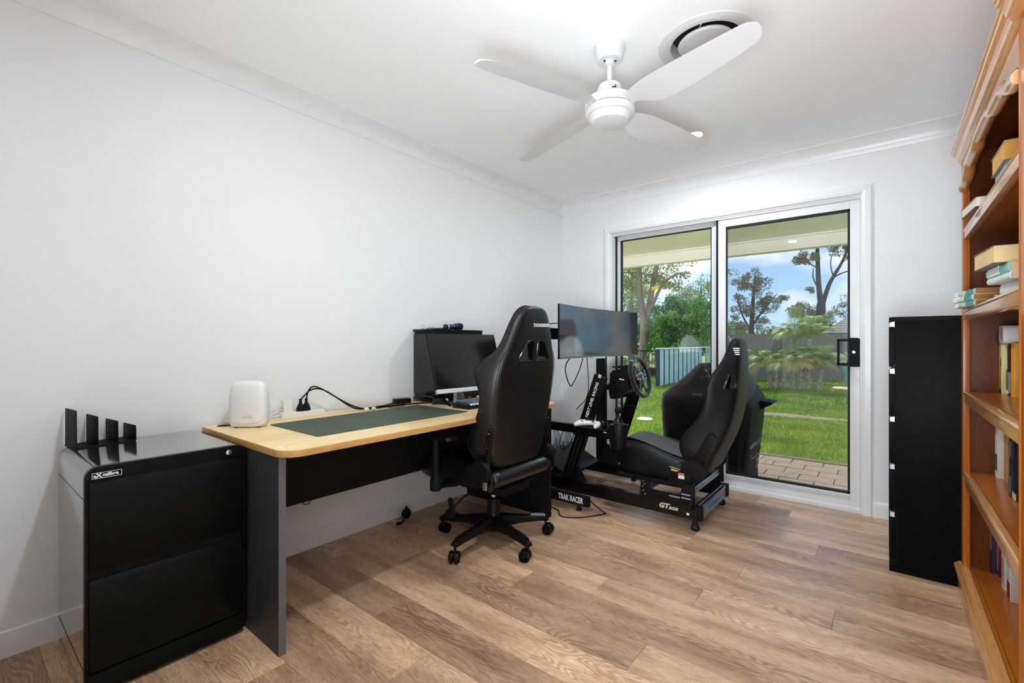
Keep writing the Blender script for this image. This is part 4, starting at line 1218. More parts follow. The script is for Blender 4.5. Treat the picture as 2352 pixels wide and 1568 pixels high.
# column and star base
HX, HY = 0.70, 1.95
MB().cyl((HX, HY, 0.235), (HX, HY, 0.305), 0.0135, n=20).build('gas_piston', M_STEEL, parent=gc)
MB().lathe([(0.0, 0.060), (0.032, 0.060), (0.034, 0.075), (0.034, 0.10), (0.042, 0.115), (0.042, 0.135), (0.036, 0.15), (0.034, 0.238), (0.026, 0.243), (0.0, 0.243)], (HX, HY, 0), n=32).build('base_column', M_BLACK, parent=gc, angle=40)
proto_caster = None
for k in range(5):
    a = math.radians(-87 + 72 * k)
    ca, sa = math.cos(a), math.sin(a)
    def P(r, w, z): return (HX + ca * r - sa * w, HY + sa * r + ca * w, z)
    rings = []
    for r, hw, zt, zb in ((0.025, .034, .148, .078), (0.06, .032, .142, .082), (0.16, .026, .126, .088), (0.27, .021, .110, .083), (0.315, .020, .103, .078), (0.326, .016, .099, .08)):
        rings.append([P(r, -hw, zb), P(r, -hw, zt - .012), P(r, -hw * .55, zt), P(r, hw * .55, zt), P(r, hw, zt - .012), P(r, hw, zb)])
    lg = MB().loft(rings).build('base_leg', M_BLACK, parent=gc, bevel=0.0015)
    q = MB()
    for i in range(6):
        r = 0.225 + i * 0.015
        z = 0.110 + (0.27 - r) * .14 + .004
        s0 = q.mark(); q.box((r - .005, -.011, z - .004), (r + .005, .011, z + .005)); q.xf(Matrix.Translation((HX, HY, 0)) @ Matrix.Rotation(a, 4, 'Z'), s0)
    q.build('foot_grip', M_SMOKE if k == 2 else M_BLACKM, parent=lg, bevel=0.001)
    # twin wheel caster, trailing at its own angle
    b = math.radians((-60, 200, 10, 150, 90)[k])
    cb, sb = math.cos(b), math.sin(b)
    bx, by, _ = P(0.312, 0, 0)
    wx, wy = bx + cb * 0.016, by + sb * 0.016
    q = MB().cyl((bx, by, 0.05), (bx, by, 0.085), 0.0065, n=12)
    for s in (-1, 1):
        ax = (-sb, cb)
        def W(t): return (wx + ax[0] * t * s, wy + ax[1] * t * s, 0.0300)
        q.lathe([(0.022, 0.004), (0.0295, 0.005), (0.0300, 0.007), (0.0300, 0.021), (0.0285, 0.024), (0.025, 0.0245), (0.0245, 0.020), (0.022, 0.0195)], (wx, wy, 0.0300), (ax[0] * s, ax[1] * s, 0), n=28, cap=False)
        for j in range(7):
            t_ = 2 * PI * j / 7
            e = Vector((cb * math.cos(t_), sb * math.cos(t_), math.sin(t_)))
            c0 = Vector(W(0.018)); q.beam(c0 + e * 0.006, c0 + e * 0.0235, 0.005, 0.006, up=(ax[0], ax[1], 0.01))
        q.cyl(W(0.002), W(0.0225), 0.008, n=14)
    q.cyl((wx - ax[0] * .006, wy - ax[1] * .006, .03), (wx + ax[0] * .006, wy + ax[1] * .006, .03), 0.006, n=10)
    q.beam((bx, by, 0.056), (wx, wy, 0.034), 0.008, 0.02)
    q.build('caster', M_BLACK, parent=lg, angle=30)

# ================================================================== RACING SIMULATOR RIG
RY0, RY1 = 2.80, 3.36
rig = thing('racing_rig', 'black aluminium sim racing cockpit with seat and steering wheel facing the left wall', 'racing simulator', (1.10, 3.08, 0))
def extr(p0, p1, w, h, up=(0, 0, 1), ends=True):
    """slotted aluminium profile: outline with T-slots swept from p0 to p1"""
    p0 = Vector(p0); p1 = Vector(p1)
    d = (p1 - p0).normalized(); s = d.cross(Vector(up)).normalized(); u = s.cross(d)
    def side(n_, L, k):          # slots along one side of length L
        out = []
        c = [(-L / 2 + L * (i + .5) / k) for i in range(k)]
        for x in c:
            out += [(x - .0042, 0), (x - .0042, -.004), (x + .0042, -.004), (x + .0042, 0)]
        return out
    kw = max(1, round(w / 0.04)); kh = max(1, round(h / 0.04))
    ol = [(-w / 2, -h / 2)] + [(x, -h / 2 - dd) for x, dd in side(0, w, kw)] + [(w / 2, -h / 2)] + [(w / 2 + dd, x) for x, dd in side(0, h, kh)]
    ol += [(w / 2, h / 2)] + [(-x, h / 2 + dd) for x, dd in side(0, w, kw)] + [(-w / 2, h / 2)] + [(-w / 2 - dd, -x) for x, dd in side(0, h, kh)]
    mb = MB()
    mb.loft([[tuple(p + s * a + u * b) for a, b in ol] for p in (p0, p1)])
    return mb
BZ0, BZ1 = 0.064, 0.144
bz = (BZ0 + BZ1) / 2
for y in (RY0, RY1):
    b = extr((0.30, y, bz), (1.545, y, bz), 0.04, 0.08).build('side_rail', M_ANOD, parent=rig, bevel=0.0007, seg=1)
    if y < 3:
        F = frame((1.378, y - 0.0203, 0.110), (1, 0, 0), (0, 0, 1))
        text_mb('GT', 0.040, F, 0.0008, 0.0022, sx=1.1, shear=0.25, align='RIGHT').build('lettering', M_PRINTGOLD, parent=b, smooth=False)
        q = MB().prism([(1.380, 0.0965), (1.434, 0.0965), (1.438, 0.1135), (1.384, 0.1135)], 'y', y - 0.0212, y - 0.0198)
        q.build('badge', M_PRINTGOLD, parent=b)
        text_mb('ELITE', 0.0135, frame((1.409, y - 0.0213, 0.105), (1, 0, 0), (0, 0, 1)), 0.0004, 0.0003, shear=.2).build('lettering', M_BLACKM, parent=b, smooth=False)
M_RIB = mat('anodised_rib', rgb(120, 124, 128), 0.22, metal=0.9, vary=0.05)
extr((1.545, RY0 + 0.02, bz), (1.545, RY1 - 0.02, bz), 0.04, 0.08).build('rear_cross_member', M_RIB, parent=rig, bevel=0.0007, seg=1)
for y in (RY0, RY1):
    MB().box((1.545, y - 0.02, BZ0), (1.572, y + 0.02, BZ1)).build('end_cap', M_BLACKM, parent=rig, bevel=0.002)
extr((0.45, RY0 + 0.02, bz), (0.45, RY1 - 0.02, bz), 0.04, 0.08).build('front_cross_member', M_ANOD, parent=rig, bevel=0.0007, seg=1)
extr((1.50, RY0 + 0.02, 0.225), (1.50, RY1 - 0.02, 0.225), 0.04, 0.04).build('seat_cross_member', M_RIB, parent=rig, bevel=0.0007, seg=1)
extr((1.235, RY0 + 0.02, 0.20), (1.235, RY1 - 0.02, 0.20), 0.04, 0.04).build('seat_cross_member', M_RIB, parent=rig, bevel=0.0007, seg=1)
for x in (0.36, 1.53):
    for y in (RY0, RY1):
        MB().lathe([(0, 0), (0.020, 0.0), (0.025, 0.006), (0.025, 0.018), (0.018, 0.034), (0.014, 0.036), (0.014, 0.064), (0, 0.064)], (x, y, 0), n=20).build('levelling_foot', M_RUBBER, parent=rig, angle=40)
# wheel uprights: raked posts with an L foot
def upright(y, x0, x1, ztop, lab):
    p0 = Vector((x0, y, 0.10)); p1 = Vector((x1, y, ztop))
    o_ = extr(p0, p1, 0.04, 0.085, up=(1, 0, 0)).build('wheel_upright', M_ANOD, parent=rig, bevel=0.0007, seg=1)
    return o_, p0, p1
un, a0, a1 = upright(RY0, 0.640, 0.915, 0.878, 1)
uf, b0, b1 = upright(RY1, 0.700, 0.945, 0.86, 0)
d = (a1 - a0).normalized()
side_ = Vector((d.z, 0, -d.x))
for (pp, sgn) in ((a0, -1),):
    q = MB()
    c0 = a0 + d * 0.06; c1 = a0 + d * 0.50
    q.tube([c0 + Vector((0, -0.022, 0)) + side_ * 0.012, c1 + Vector((0, -0.022, 0)) + side_ * 0.012], 0.002, n=6)
    q.tube([c0 + Vector((0, -0.022, 0)) - side_ * 0.012, c1 + Vector((0, -0.022, 0)) - side_ * 0.012], 0.002, n=6)
    q.build('slot_cover', M_BLACKG, parent=rig)
F = frame(a0 + d * 0.652 + Vector((0, -0.0202, 0)) - side_ * 0.0, d, -side_)
text_mb('NEXT LEVEL RACING', 0.029, F, 0.0008, 0.0005, sx=0.93).build('lettering', M_PRINTW, parent=un, smooth=False)
q = MB()
for t0, w_ in ((0.485, 0.022), (0.812, 0.024)):
    for j in range(3):
        c = a0 + d * t0 + side_ * (0.0075 * (j - 1)) + Vector((0, -0.0206, 0))
        q.beam(c, c + d * w_, 0.0015, 0.0045, up=side_)
q.build('logo_bars', M_PRINTW, parent=un)
extr((0.912, RY0 + 0.02, 0.80), (0.912, RY1 - 0.02, 0.80), 0.04, 0.04).build('wheel_cross_member', M_ANOD, parent=rig, bevel=0.0007, seg=1)
for y in (RY0, RY1):      # corner brackets
    for s in (1,):
        MB().prism([(0.60, 0.144), (0.80, 0.144), (0.78, 0.158), (0.70, 0.30), (0.68, 0.30)], 'y', y + (0.0205 if y < 3 else -0.0285), y + (0.0285 if y < 3 else -0.0205)).build('corner_bracket', M_BLACKM, parent=rig, bevel=0.001)
# warning triangle on the far upright
cc = b0 + (b1 - b0).normalized() * 0.12
q = MB()
q.prism([(0.850, 0.158), (0.900, 0.158), (0.868, 0.206)], 'y', RY1 - 0.048, RY1 - 0.047)
fl = q.build('warning_label', M_PRINTW, parent=rig, label='white triangular warning label')
MB().prism([(0.864, 0.166), (0.876, 0.166), (0.868, 0.186)], 'y', RY1 - 0.0488, RY1 - 0.0478).build('warning_mark', M_BLACKM, parent=fl)
MB().box((0.80, RY1 - 0.047, 0.144), (0.92, RY1 - 0.03, 0.21)).build('bracket_plate', M_BLACKM, parent=rig, bevel=.001)
# wheel base (motor) and quick release
q = MB()
q.prism([(0.875, 0.755), (0.885, 0.885), (0.905, 0.905), (1.005, 0.925), (1.02, 0.90), (1.02, 0.78), (0.99, 0.75), (0.95, 0.735), (0.925, 0.705), (0.885, 0.705)], 'y', 2.985, 3.175)
wb = q.build('wheel_base', M_BLACK, parent=rig, bevel=0.006)
q = MB().prism([(0.885, 0.925), (0.90, 0.935), (1.0, 0.945), (1.01, 0.93), (0.99, 0.92)], 'y', 3.0, 3.16); q.build('top_shroud', M_BLACKG, parent=wb, bevel=0.003)
q = MB().box((0.955, 2.983, 0.842), (0.992, 2.9855, 0.850), rot=(0, math.radians(8), 0)); q.build('maker_mark', M_PRINTW, parent=wb)
WC = Vector((1.068, 3.08, 0.862)); WN = Vector((0.965, 0, 0.26)).normalized()       # wheel centre and axis (towards the driver)
MB().cyl(WC - WN * 0.075, WC - WN * 0.012, 0.045, n=28).build('wheel_hub', M_BLACKM, parent=rig, bevel=.004)
# steering wheel
Rw = 0.135
FWm = frame(WC, (0, 1, 0), (-WN.z, 0, WN.x))            # x = rig's right (+y), y = up along the wheel
q = MB()
pts = []
for i in range(48):
    a = 2 * PI * i / 48
    x_, y_ = Rw * math.cos(a), Rw * math.sin(a)
    pts.append(FWm @ Vector((x_, y_, 0)))
q.tube(pts, 0.0155, n=12, closed=True)
swl = q.build('steering_wheel', M_SUEDE, parent=rig)
q = MB()
q.prism([(-0.045, -0.035), (0.045, -0.035), (0.055, 0.0), (0.045, 0.035), (-0.045, 0.035), (-0.055, 0.0)], 'z', -0.008, 0.006)
for a in (0.12, PI - 0.12, 1.35 * PI, 1.65 * PI):
    c_, s_ = math.cos(a), math.sin(a)
    q.beam((0.03 * c_, 0.03 * s_, -0.002), (0.128 * c_, 0.128 * s_, -0.002), 0.026, 0.006)
for a in (0.3, PI - .3):
    q.cbox((0.078 * math.cos(a), 0.078 * math.sin(a), 0.001), (0.03, 0.05, 0.012))
q.xf(FWm)
q.build('wheel_spokes', M_BLACKG, parent=swl, bevel=0.001)
q = MB()
for i, (x_, y_) in enumerate(((-.03, .018), (.03, .018), (-.03, -.016), (.03, -.016), (0, .024), (-.07, .01), (.07, .01), (-.07, -.014), (.07, -.014))):
    q.cyl((x_, y_, 0.005), (x_, y_, 0.013), 0.0065, n=12)
q.xf(FWm); q.build('wheel_button', M_STEEL, parent=swl, bevel=.001)
q = MB()
pts = []
for i in range(7):
    a = 0.70 * PI + (i - 3) * 0.018
    pts.append(FWm @ Vector((Rw * math.cos(a), Rw * math.sin(a), 0)))
q.tube(pts, 0.0163, n=14); q.build('centre_stripe', mat('blue_stripe', rgb(28, 140, 200), 0.5, vary=.05), parent=swl)
q = MB().tube([(0.93, 2.99, 0.715), (0.95, 2.975, 0.68), (0.97, 3.05, 0.66), (0.965, 3.2, 0.64), (0.93, 3.335, 0.60)], 0.0022, n=6, smooth=2); q.build('data_cable', M_BLACKM, parent=rig)
# shifter + side arm
q = MB().box((0.735, 2.735, 0.475), (1.03, 2.795, 0.535)); q.build('side_arm', M_ANOD, parent=rig, bevel=0.002)
q = MB().box((0.79, 2.690, 0.535), (1.01, 2.795, 0.541)); q.build('shifter_tray', M_BLACKM, parent=rig, bevel=0.001)
MB().box((0.965, 2.7335, 0.512), (0.99, 2.735, 0.520)).build('tag', M_PRINTGOLD, parent=rig)
sb = [[(1.065 + rx * math.cos(2 * PI * i / 20), 2.745 + ry * math.sin(2 * PI * i / 20), z) for i in range(20)] for z, rx, ry in ((0.425, .045, .04), (0.455, .055, .05), (0.56, .062, .055), (0.575, .06, .053))]
sf = MB().loft(sb).build('shifter', M_BLACK, parent=rig, angle=50)
MB().lathe([(0.062, 0.0), (0.064, 0.004), (0.060, 0.008), (0.035, 0.010), (0.030, 0.016), (0.026, 0.03), (0.021, 0.036), (0.021, 0.042), (0.014, 0.052), (0.010, 0.056), (0, 0.056)], (1.065, 2.745, 0.574), n=28).build('shifter_gaiter', M_BLACKG, parent=sf, angle=40)
q = MB().cyl((1.065, 2.745, 0.62), (1.065, 2.745, 0.65), 0.007, n=12).ball((1.065, 2.745, 0.668), (0.0225, 0.0225, 0.0225), 20, 14); q.build('shifter_knob', M_BLACKM, parent=sf)
MB().lathe([(0.036, 0), (0.038, 0.0), (0.040, 0.05), (0.042, 0.053), (0.038, 0.054), (0.034, 0.01)], (0.985, 2.765, 0.535), n=28, cap=False).build('cup_ring', M_BLACKG, parent=rig, angle=40)
MB().cyl((0.985, 2.765, 0.535), (0.985, 2.765, 0.578), 0.036, n=28).build('cup_holder', M_BLACK, parent=rig)
# pedal deck seen past the desk
q = MB().prism([(0.33, 0.16), (0.62, 0.15), (0.60, 0.168), (0.34, 0.29), (0.33, 0.29)], 'y', 2.83, 3.33); q.build('pedal_deck', M_BLACK, parent=rig, bevel=.002)
for i, y in enumerate((2.90, 3.05, 3.20)):
    q = MB().box((0.40, y - 0.028, 0.30), (0.410, y + 0.028, 0.44), rot=(0, -0.35, 0)).beam((0.37, y, 0.24), (0.40, y, 0.36), 0.02, 0.03, up=(1, 0, 0))
    q.build('pedal', M_SMOKE, parent=rig, bevel=.002)
q = MB().box((0.30, 2.78, 0.475), (0.735, 2.82, 0.535)); q.build('side_brace', M_ANOD, parent=rig, bevel=.002)
for y in (2.84, 2.96, 3.08, 3.2):
    for x in (0.42, 0.48, 0.54):
        MB().cyl((x, y, 0.25 - (x - .38) * .45), (x, y, 0.262 - (x - .38) * .45), 0.006, n=10).build('deck_bolt', M_CHROME, parent=rig)
q = MB().tube([(0.62, 2.81, 0.50), (0.58, 2.80, 0.40), (0.60, 2.80, 0.33), (0.68, 2.79, 0.38), (0.74, 2.775, 0.53)], 0.003, n=6, smooth=2)
q.tube([(0.50, 2.80, 0.50), (0.49, 2.79, 0.40), (0.47, 2.80, 0.30)], 0.0025, n=6, smooth=1)
q.build('rig_cable', M_BLACKM, parent=rig)
# seat brackets (side plates)
for y in (RY0 - 0.026, RY1 + 0.022):
    q = MB()
    q.prism([(1.198, 0.150), (1.206, 0.250), (1.250, 0.256), (1.258, 0.225), (1.268, 0.206), (1.285, 0.198), (1.440, 0.196), (1.452, 0.21), (1.466, 0.262), (1.536, 0.272), (1.538, 0.150), (1.49, 0.138), (1.22, 0.140)], 'y', y, y + 0.004)
    q.build('seat_bracket', M_BLACKM, parent=rig, bevel=0.0006)
for (x, z, l) in ((1.385, .180, .064), (1.458, .183, .054), (1.458, .205, .052)):
    MB().box((x, RY0 - 0.0275, z - .004), (x + l, RY0 - 0.0255, z + .004)).build('bracket_slot', M_PRINTG, parent=rig, bevel=.0005)
for (x, z) in ((1.222, .240), (1.230, .222), (1.218, .206), (1.224, .182), (1.234, .160), (1.525, .20)):
    MB().cyl((x, RY0 - 0.030, z), (x, RY0 - 0.0255, z), 0.0045, n=10).build('bolt', M_CHROME, parent=rig)
q = MB().tube([(1.525, RY0 - 0.03, 0.198), (1.520, RY0 - 0.05, 0.17), (1.512, RY0 - 0.06, 0.13), (1.508, RY0 - 0.06, 0.112)], 0.0075, n=8, smooth=1); q.build('slide_handle', M_BLACKM, parent=rig)
MB().cyl((1.508, RY0 - 0.06, 0.115), (1.5065, RY0 - 0.06, 0.101), 0.008, n=10).build('handle_tip', M_PRINTW, parent=rig)
for y in (RY0 + 0.04, RY1 - 0.04):
    MB().box((1.02, y - 0.016, 0.222), (1.47, y + 0.016, 0.246)).build('seat_slider', M_BLACKM, parent=rig, bevel=.001)
MB().cyl((1.19, RY0 + 0.04, 0.16), (1.19, RY0 + 0.04, 0.225), 0.014, n=14).build('slider_stop', M_BLACKM, parent=rig)

# seat cushion
SY = 3.075
def cush_ring(x, zc, zb, hw, bz_, bw):
    """cross-section across the seat; zc centre height, bz_ bolster height"""
    h = [(0.0, zc), (hw * .35, zc), (hw * .62, zc + (bz_ - zc) * .18), (hw * .74, zc + (bz_ - zc) * .75), (hw * .86, bz_), (hw * .97, bz_ - .015), (hw, zb + (bz_ - zb) * .55), (hw * .98, zb + .01), (hw * .9, zb), (0.0, zb)]
    r = [(x, SY + y, z) for y, z in h]
    r += [(x, SY - y, z) for y, z in reversed(h[1:-1])]
    return r
cr = [(0.955, .395, .37, .15, .385, 0), (0.965, .425, .335, .18, .40, 0), (1.00, .447, .29, .205, .41, 0), (1.05, .456, .262, .222, .418, 0), (1.10, .452, .25, .228, .432, 0), (1.16, .440, .247, .230, .438, 0), (1.24, .415, .246, .230, .428, 0),
      (1.32, .392, .246, .230, .400, 0), (1.40, .375, .246, .230, .374, 0), (1.47, .365, .248, .225, .362, 0), (1.51, .355, .26, .21, .352, 0), (1.52, .33, .28, .19, .335, 0)]
# the thigh nose is higher at the front centre
cu_ = MB().loft([cush_ring(*c) for c in cr]).build('seat_cushion', M_FABRIC, parent=rig, subsurf=2)
q = MB()
rings = []
for x, zc, zb, hw, b_, _ in cr[1:-1]:
    rings.append([(x, SY + t * hw * .60, zc + 0.0035 + (0.004 * abs(t) ** 3)) for t in (-1, -.6, -.2, .2, .6, 1)])
q.loft(rings, cap=False, closed=False)
q.build('suede_insert', M_SUEDE, parent=rig, subsurf=1, fixn=False)
# seat back
sp = [(.300, 1.56, .19, 1.50, .185, 1.50), (.330, 1.583, .205, 1.472, .205, 1.50), (.38, 1.600, .212, 1.440, .220, 1.49), (.44, 1.628, .216, 1.412, .228, 1.50), (.49, 1.652, .200, 1.408, .230, 1.515), (.55, 1.676, .190, 1.440, .232, 1.54), (.62, 1.700, .178, 1.508, .234, 1.575),
      (.70, 1.718, .165, 1.558, .236, 1.605), (.78, 1.728, .155, 1.564, .236, 1.625), (.85, 1.734, .148, 1.570, .233, 1.64), (.90, 1.737, .144, 1.586, .222, 1.65), (.945, 1.738, .138, 1.614, .196, 1.66), (.99, 1.739, .130, 1.640, .168, 1.668), (1.04, 1.738, .122, 1.655, .142, 1.675),
      (1.09, 1.731, .117, 1.666, .122, 1.683), (1.118, 1.727, .092, 1.676, .098, 1.69), (1.128, 1.718, .06, 1.688, .065, 1.698)]
q = MB().loft([back_ring(SY, *s_) for s_ in sp])
sbk = q.build('seat_back', M_FABRIC, parent=rig, subsurf=2)
apply_mods(sbk)
def sl2(s):
    return [(SY + s * 0.124, 0.830), (SY + s * 0.176, 0.824), (SY + s * 0.184, 0.838), (SY + s * 0.164, 0.914), (SY + s * 0.134, 0.924), (SY + s * 0.124, 0.907)]
cut(sbk, [MB().prism(sl2(s), 'x', 1.50, 1.85) for s in (-1, 1)])
sbk.data.polygons.foreach_set('use_smooth', [True] * len(sbk.data.polygons))
sbk.data.set_sharp_from_angle(angle=math.radians(40))
for s in (-1, 1):
    po = sl2(s); cy = sum(p[0] for p in po) / 6; cz = sum(p[1] for p in po) / 6
    pin = [(cy + (y - cy) * .86, cz + (z - cz) * .90) for y, z in po]; pou = [(cy + (y - cy) * 1.10, cz + (z - cz) * 1.06) for y, z in po]
    X = lambda y, z: 1.727 + (z - .85) * .05 - .85 * max(0, abs(y - SY) - .115)
    rg = [[(X(y, z) - .07, y, z) for y, z in pin], [(X(y, z) + .001, y, z) for y, z in pin], [(X(y, z) + .004, y, z) for y, z in po], [(X(y, z) - .004, y, z) for y, z in pou], [(X(y, z) - .07, y, z) for y, z in po]]
    MB().loft(rg + [rg[0]], cap=False).build('belt_slot', M_BLACKG, parent=rig, bevel=.0015, angle=30)
    # wing seam
    pts = [(xf + .02, SY + s * (hw + .001), z) for z, xr, hr, xf, hw, xi in sp if z > .84]
    MB().tube(pts, 0.0016, n=6, smooth=1).build('seam', M_BLACKM, parent=rig)
    # hinge drum and arm
    yy = SY + s * 0.232
    q = MB().cyl((1.508, yy, 0.335), (1.508, yy + s * .034, 0.335), 0.070, n=40); h = q.build('hinge_drum', M_BLACKM, parent=rig, bevel=.004)
    q = MB().prism([(1.478, 0.352), (1.520, 0.322), (1.640, 0.535), (1.618, 0.575), (1.592, 0.560)], 'y', min(yy - s * .012, yy + s * .020), max(yy - s * .012, yy + s * .020)); q.build('hinge_arm', M_BLACK, parent=rig, bevel=.004)
    q = MB().prism([(1.462, 0.368), (1.50, 0.385), (1.555, 0.352), (1.548, 0.335), (1.50, 0.362)], 'y', min(yy + s * .034, yy + s * .0355), max(yy + s * .034, yy + s * .0355)); q.build('embossed_mark', M_BLACKG, parent=h)
for j in range(4):
    q = MB().box((1.700, SY - 0.1255, 1.028 + j * 0.012), (1.7335, SY - 0.1085, 1.035 + j * 0.012))
    q.build('headrest_stripe', M_PRINTW, parent=rig)
q = MB().box((1.37, SY - 0.2315, 0.312), (1.42, SY - 0.2295, 0.324), rot=(0, .12, 0)); q.build('yellow_label', mat('yellow_label', rgb(214, 176, 44), 0.5, vary=.08), parent=rig)
q = MB().box((1.36, SY - 0.232, 0.328), (1.47, SY - 0.229, 0.331), rot=(0, .12, 0)); q.build('slide_bar', M_SILVER, parent=rig)
q = MB().box((1.430, RY0 + .0, 0.286), (1.466, RY0 + .002, 0.304)); q.build('label_white', M_PRINTW, parent=rig)
q = MB().box((1.430, RY0 + .0, 0.304), (1.466, RY0 + .002, 0.320)); q.build('label_red', mat('label_red', rgb(206, 110, 110), 0.5, vary=.08), parent=rig)
MB().prism([(1.36, .245), (1.50, .238), (1.505, .32), (1.43, .328), (1.38, .30)], 'y', RY0 + .002, RY0 + .012).build('side_plate', M_BLACK, parent=rig, bevel=.002)
# game controller on the tray
GC = thing('game_controller', 'white game controller with red splatter lying on the rig side tray', 'game controller', (0.86, 2.74, 0.541))
q = MB()
rings = []
cx, cy, cz0 = 0.865, 2.738, 0.541
body = []
for t_ in range(13):
    s_ = -1 + 2 * t_ / 12
    hw = 0.030 + 0.004 * math.cos(s_ * PI)
    off = 0.030 * abs(s_) ** 2.2
    w_ = 0.026 * math.sqrt(max(0.05, 1 - (abs(s_) ** 4)))
    hgt = 0.020 + 0.010 * abs(s_)
    lean = 0.018 * abs(s_)
    rings.append([(cx + s_ * 0.075, cy + 0.02 - off + w_ * math.cos(a) * (1 + .25 * abs(s_)), cz0 + 0.021 + hgt * .8 * math.sin(a) - 0.000) for a in [2 * PI * i / 12 for i in range(12)]])
q.loft(rings)
q.build('shell', mat('splatter_plastic', (0.82, 0.80, 0.79, 1), 0.35, col2=(0.80, 0.77, 0.76, 1), vscale=30), parent=GC, subsurf=1)
for s in (-1, 1):
    q = MB().tube([(cx + s * .055, cy + .005, cz0 + .022), (cx + s * .070, cy - .03, cz0 + .020), (cx + s * .074, cy - .06, cz0 + .017)], [.020, .019, .013], n=12)
    q.ball((cx + s * .074, cy - .061, cz0 + .017), .0135, 12, 8)
    q.build('grip', MATS['splatter_plastic'], parent=GC)
q = MB()
pr2 = random.Random(5)
for i in range(14):
    x_ = cx - .06 + pr2.uniform(-.022, .022); y_ = cy + pr2.uniform(-.03, .03)
    q.ball((x_, y_, cz0 + .0385 - 14 * (x_ - cx + .055) ** 2), (.0035, .0035, .003), 8, 6)
for (dx, dy) in ((-.03, .008), (.025, -.006)):
    q.cyl((cx + dx, cy + dy, cz0 + .034), (cx + dx, cy + dy, cz0 + .046), .007, n=12)
q.build('red_marks', mat('dark_red', rgb(120, 24, 34), 0.5, vary=.1), parent=GC)

# ---- monitor stand
MS2 = thing('monitor_stand', 'black free-standing monitor stand with lettered foot behind the racing rig', 'monitor stand', (0.55, 3.07, 0))
for y in (2.655, 3.50):
    q = MB().box((0.30, y - 0.015, 0.036), (0.906, y + 0.015, 0.102)); b = q.build('floor_leg', M_BLACKM, parent=MS2, bevel=0.0015)
    if y < 3:
        text_mb('TRAK RACER', 0.052, frame((0.868, y - 0.0152, 0.068), (1, 0, 0), (0, 0, 1)), 0.0006, 0.0016, sx=0.62, align='RIGHT').build('lettering', M_PRINTW, parent=b, smooth=False)
    for x in (0.36, 0.83):
        q = MB().cyl((x, y, 0.0), (x, y, 0.037), 0.016, n=16).cyl((x, y, 0.0), (x, y, 0.008), 0.02, n=16); q.build('rubber_foot', M_RUBBER, parent=b)
    extr((0.545, y, 0.10), (0.545, y, 1.21), 0.04, 0.08, up=(1, 0, 0)).build('upright', M_ANOD, parent=MS2, bevel=.0007, seg=1)
q = extr((0.545, 2.62, 1.165), (0.545, 3.53, 1.165), 0.04, 0.08); q.build('crossbar', M_ANOD, parent=MS2, bevel=.0007, seg=1)
q = MB().box((0.565, 2.95, 1.06), (0.575, 3.15, 1.26)).box((0.575, 3.01, 1.10), (0.716, 3.09, 1.23)); q.build('mount_bracket', M_BLACKM, parent=MS2, bevel=.002)
# ---- curved ultra-wide monitor
CM = thing('curved_monitor', 'very wide curved black monitor in front of the steering wheel', 'monitor', (0.77, 3.03, 1.0))
yc_, half, sag, zb_, zt_ = 3.024, 0.580, 0.052, 0.999, 1.345
def arc(t): return (0.764 + sag * t * t, yc_ + half * t)
N = 25
ts = [-1 + 2 * i / (N - 1) for i in range(N)]
def curved(name, za, zb2, off0, off1, m, parent=CM, tt=ts, **k):
    rings = []
    for t_ in tt:
        x, y = arc(t_)
        rings.append([(x + off0, y, za), (x + off1, y, za), (x + off1, y, zb2), (x + off0, y, zb2)])
    return MB().loft(rings).build(name, m, parent=parent, **k)
curved('housing', zb_, zt_, -0.014, -0.0005, M_BLACKM, angle=30)
curved('screen', zb_ + 0.010, zt_ - 0.002, -0.0005, 0.0008, M_SCREEN, angle=30)
curved('lower_bezel', zb_ - 0.002, zb_ + 0.010, -0.016, 0.0015, mat('grey_bezel', rgb(96, 98, 102), 0.3, metal=.4, vary=.05), angle=30)
q = MB().box((0.715, 2.80, 1.04), (0.752, 3.25, 1.31)); q.build('rear_cover', M_BLACKM, parent=CM, bevel=.008)
q = MB().box((0.745, 2.95, 0.986), (0.775, 3.13, 0.998)); q.build('sensor_bar', M_SILVER, parent=CM, bevel=.003)
q = MB()
q.tube([(0.72, 2.86, 1.05), (0.72, 2.70, 0.99), (0.715, 2.66, 0.93), (0.71, 2.70, 0.85), (0.705, 2.755, 0.79), (0.705, 2.80, 0.83), (0.71, 2.86, 0.90), (0.72, 2.90, 1.0), (0.72, 2.92, 1.06)], 0.0036, n=8, smooth=2)
q.build('power_lead', M_BLACKM, parent=CM)
q = MB().tube([(0.72, 2.96, 1.06), (0.72, 2.95, 0.99), (0.715, 2.98, 0.86), (0.71, 2.99, 0.70), (0.66, 2.90, 0.62)], 0.003, n=8, smooth=2); q.build('video_lead', M_BLACKM, parent=CM)
q = MB().tube([(0.56, 2.60, 1.225), (0.60, 2.57, 1.235), (0.66, 2.55, 1.225), (0.74, 2.56, 1.23), (0.75, 2.7, 1.24)], 0.003, n=6, smooth=2); q.build('rear_lead', M_BLACKM, parent=CM)
# power cord by the stand foot
q = MB().tube([(0.906, 2.655, 0.085), (0.93, 2.67, 0.055), (0.985, 2.70, 0.008), (1.005, 2.70, 0.005), (0.985, 2.655, 0.005), (0.93, 2.56, 0.005), (0.87, 2.50, 0.005), (0.82, 2.475, 0.005), (0.77, 2.50, 0.005), (0.74, 2.56, 0.005), (0.66, 2.58, 0.005)], 0.0035, n=6, smooth=2)
q.build('floor_cable', M_BLACKM, label='black cable looping on the floor past the lettered stand foot', category='cable')

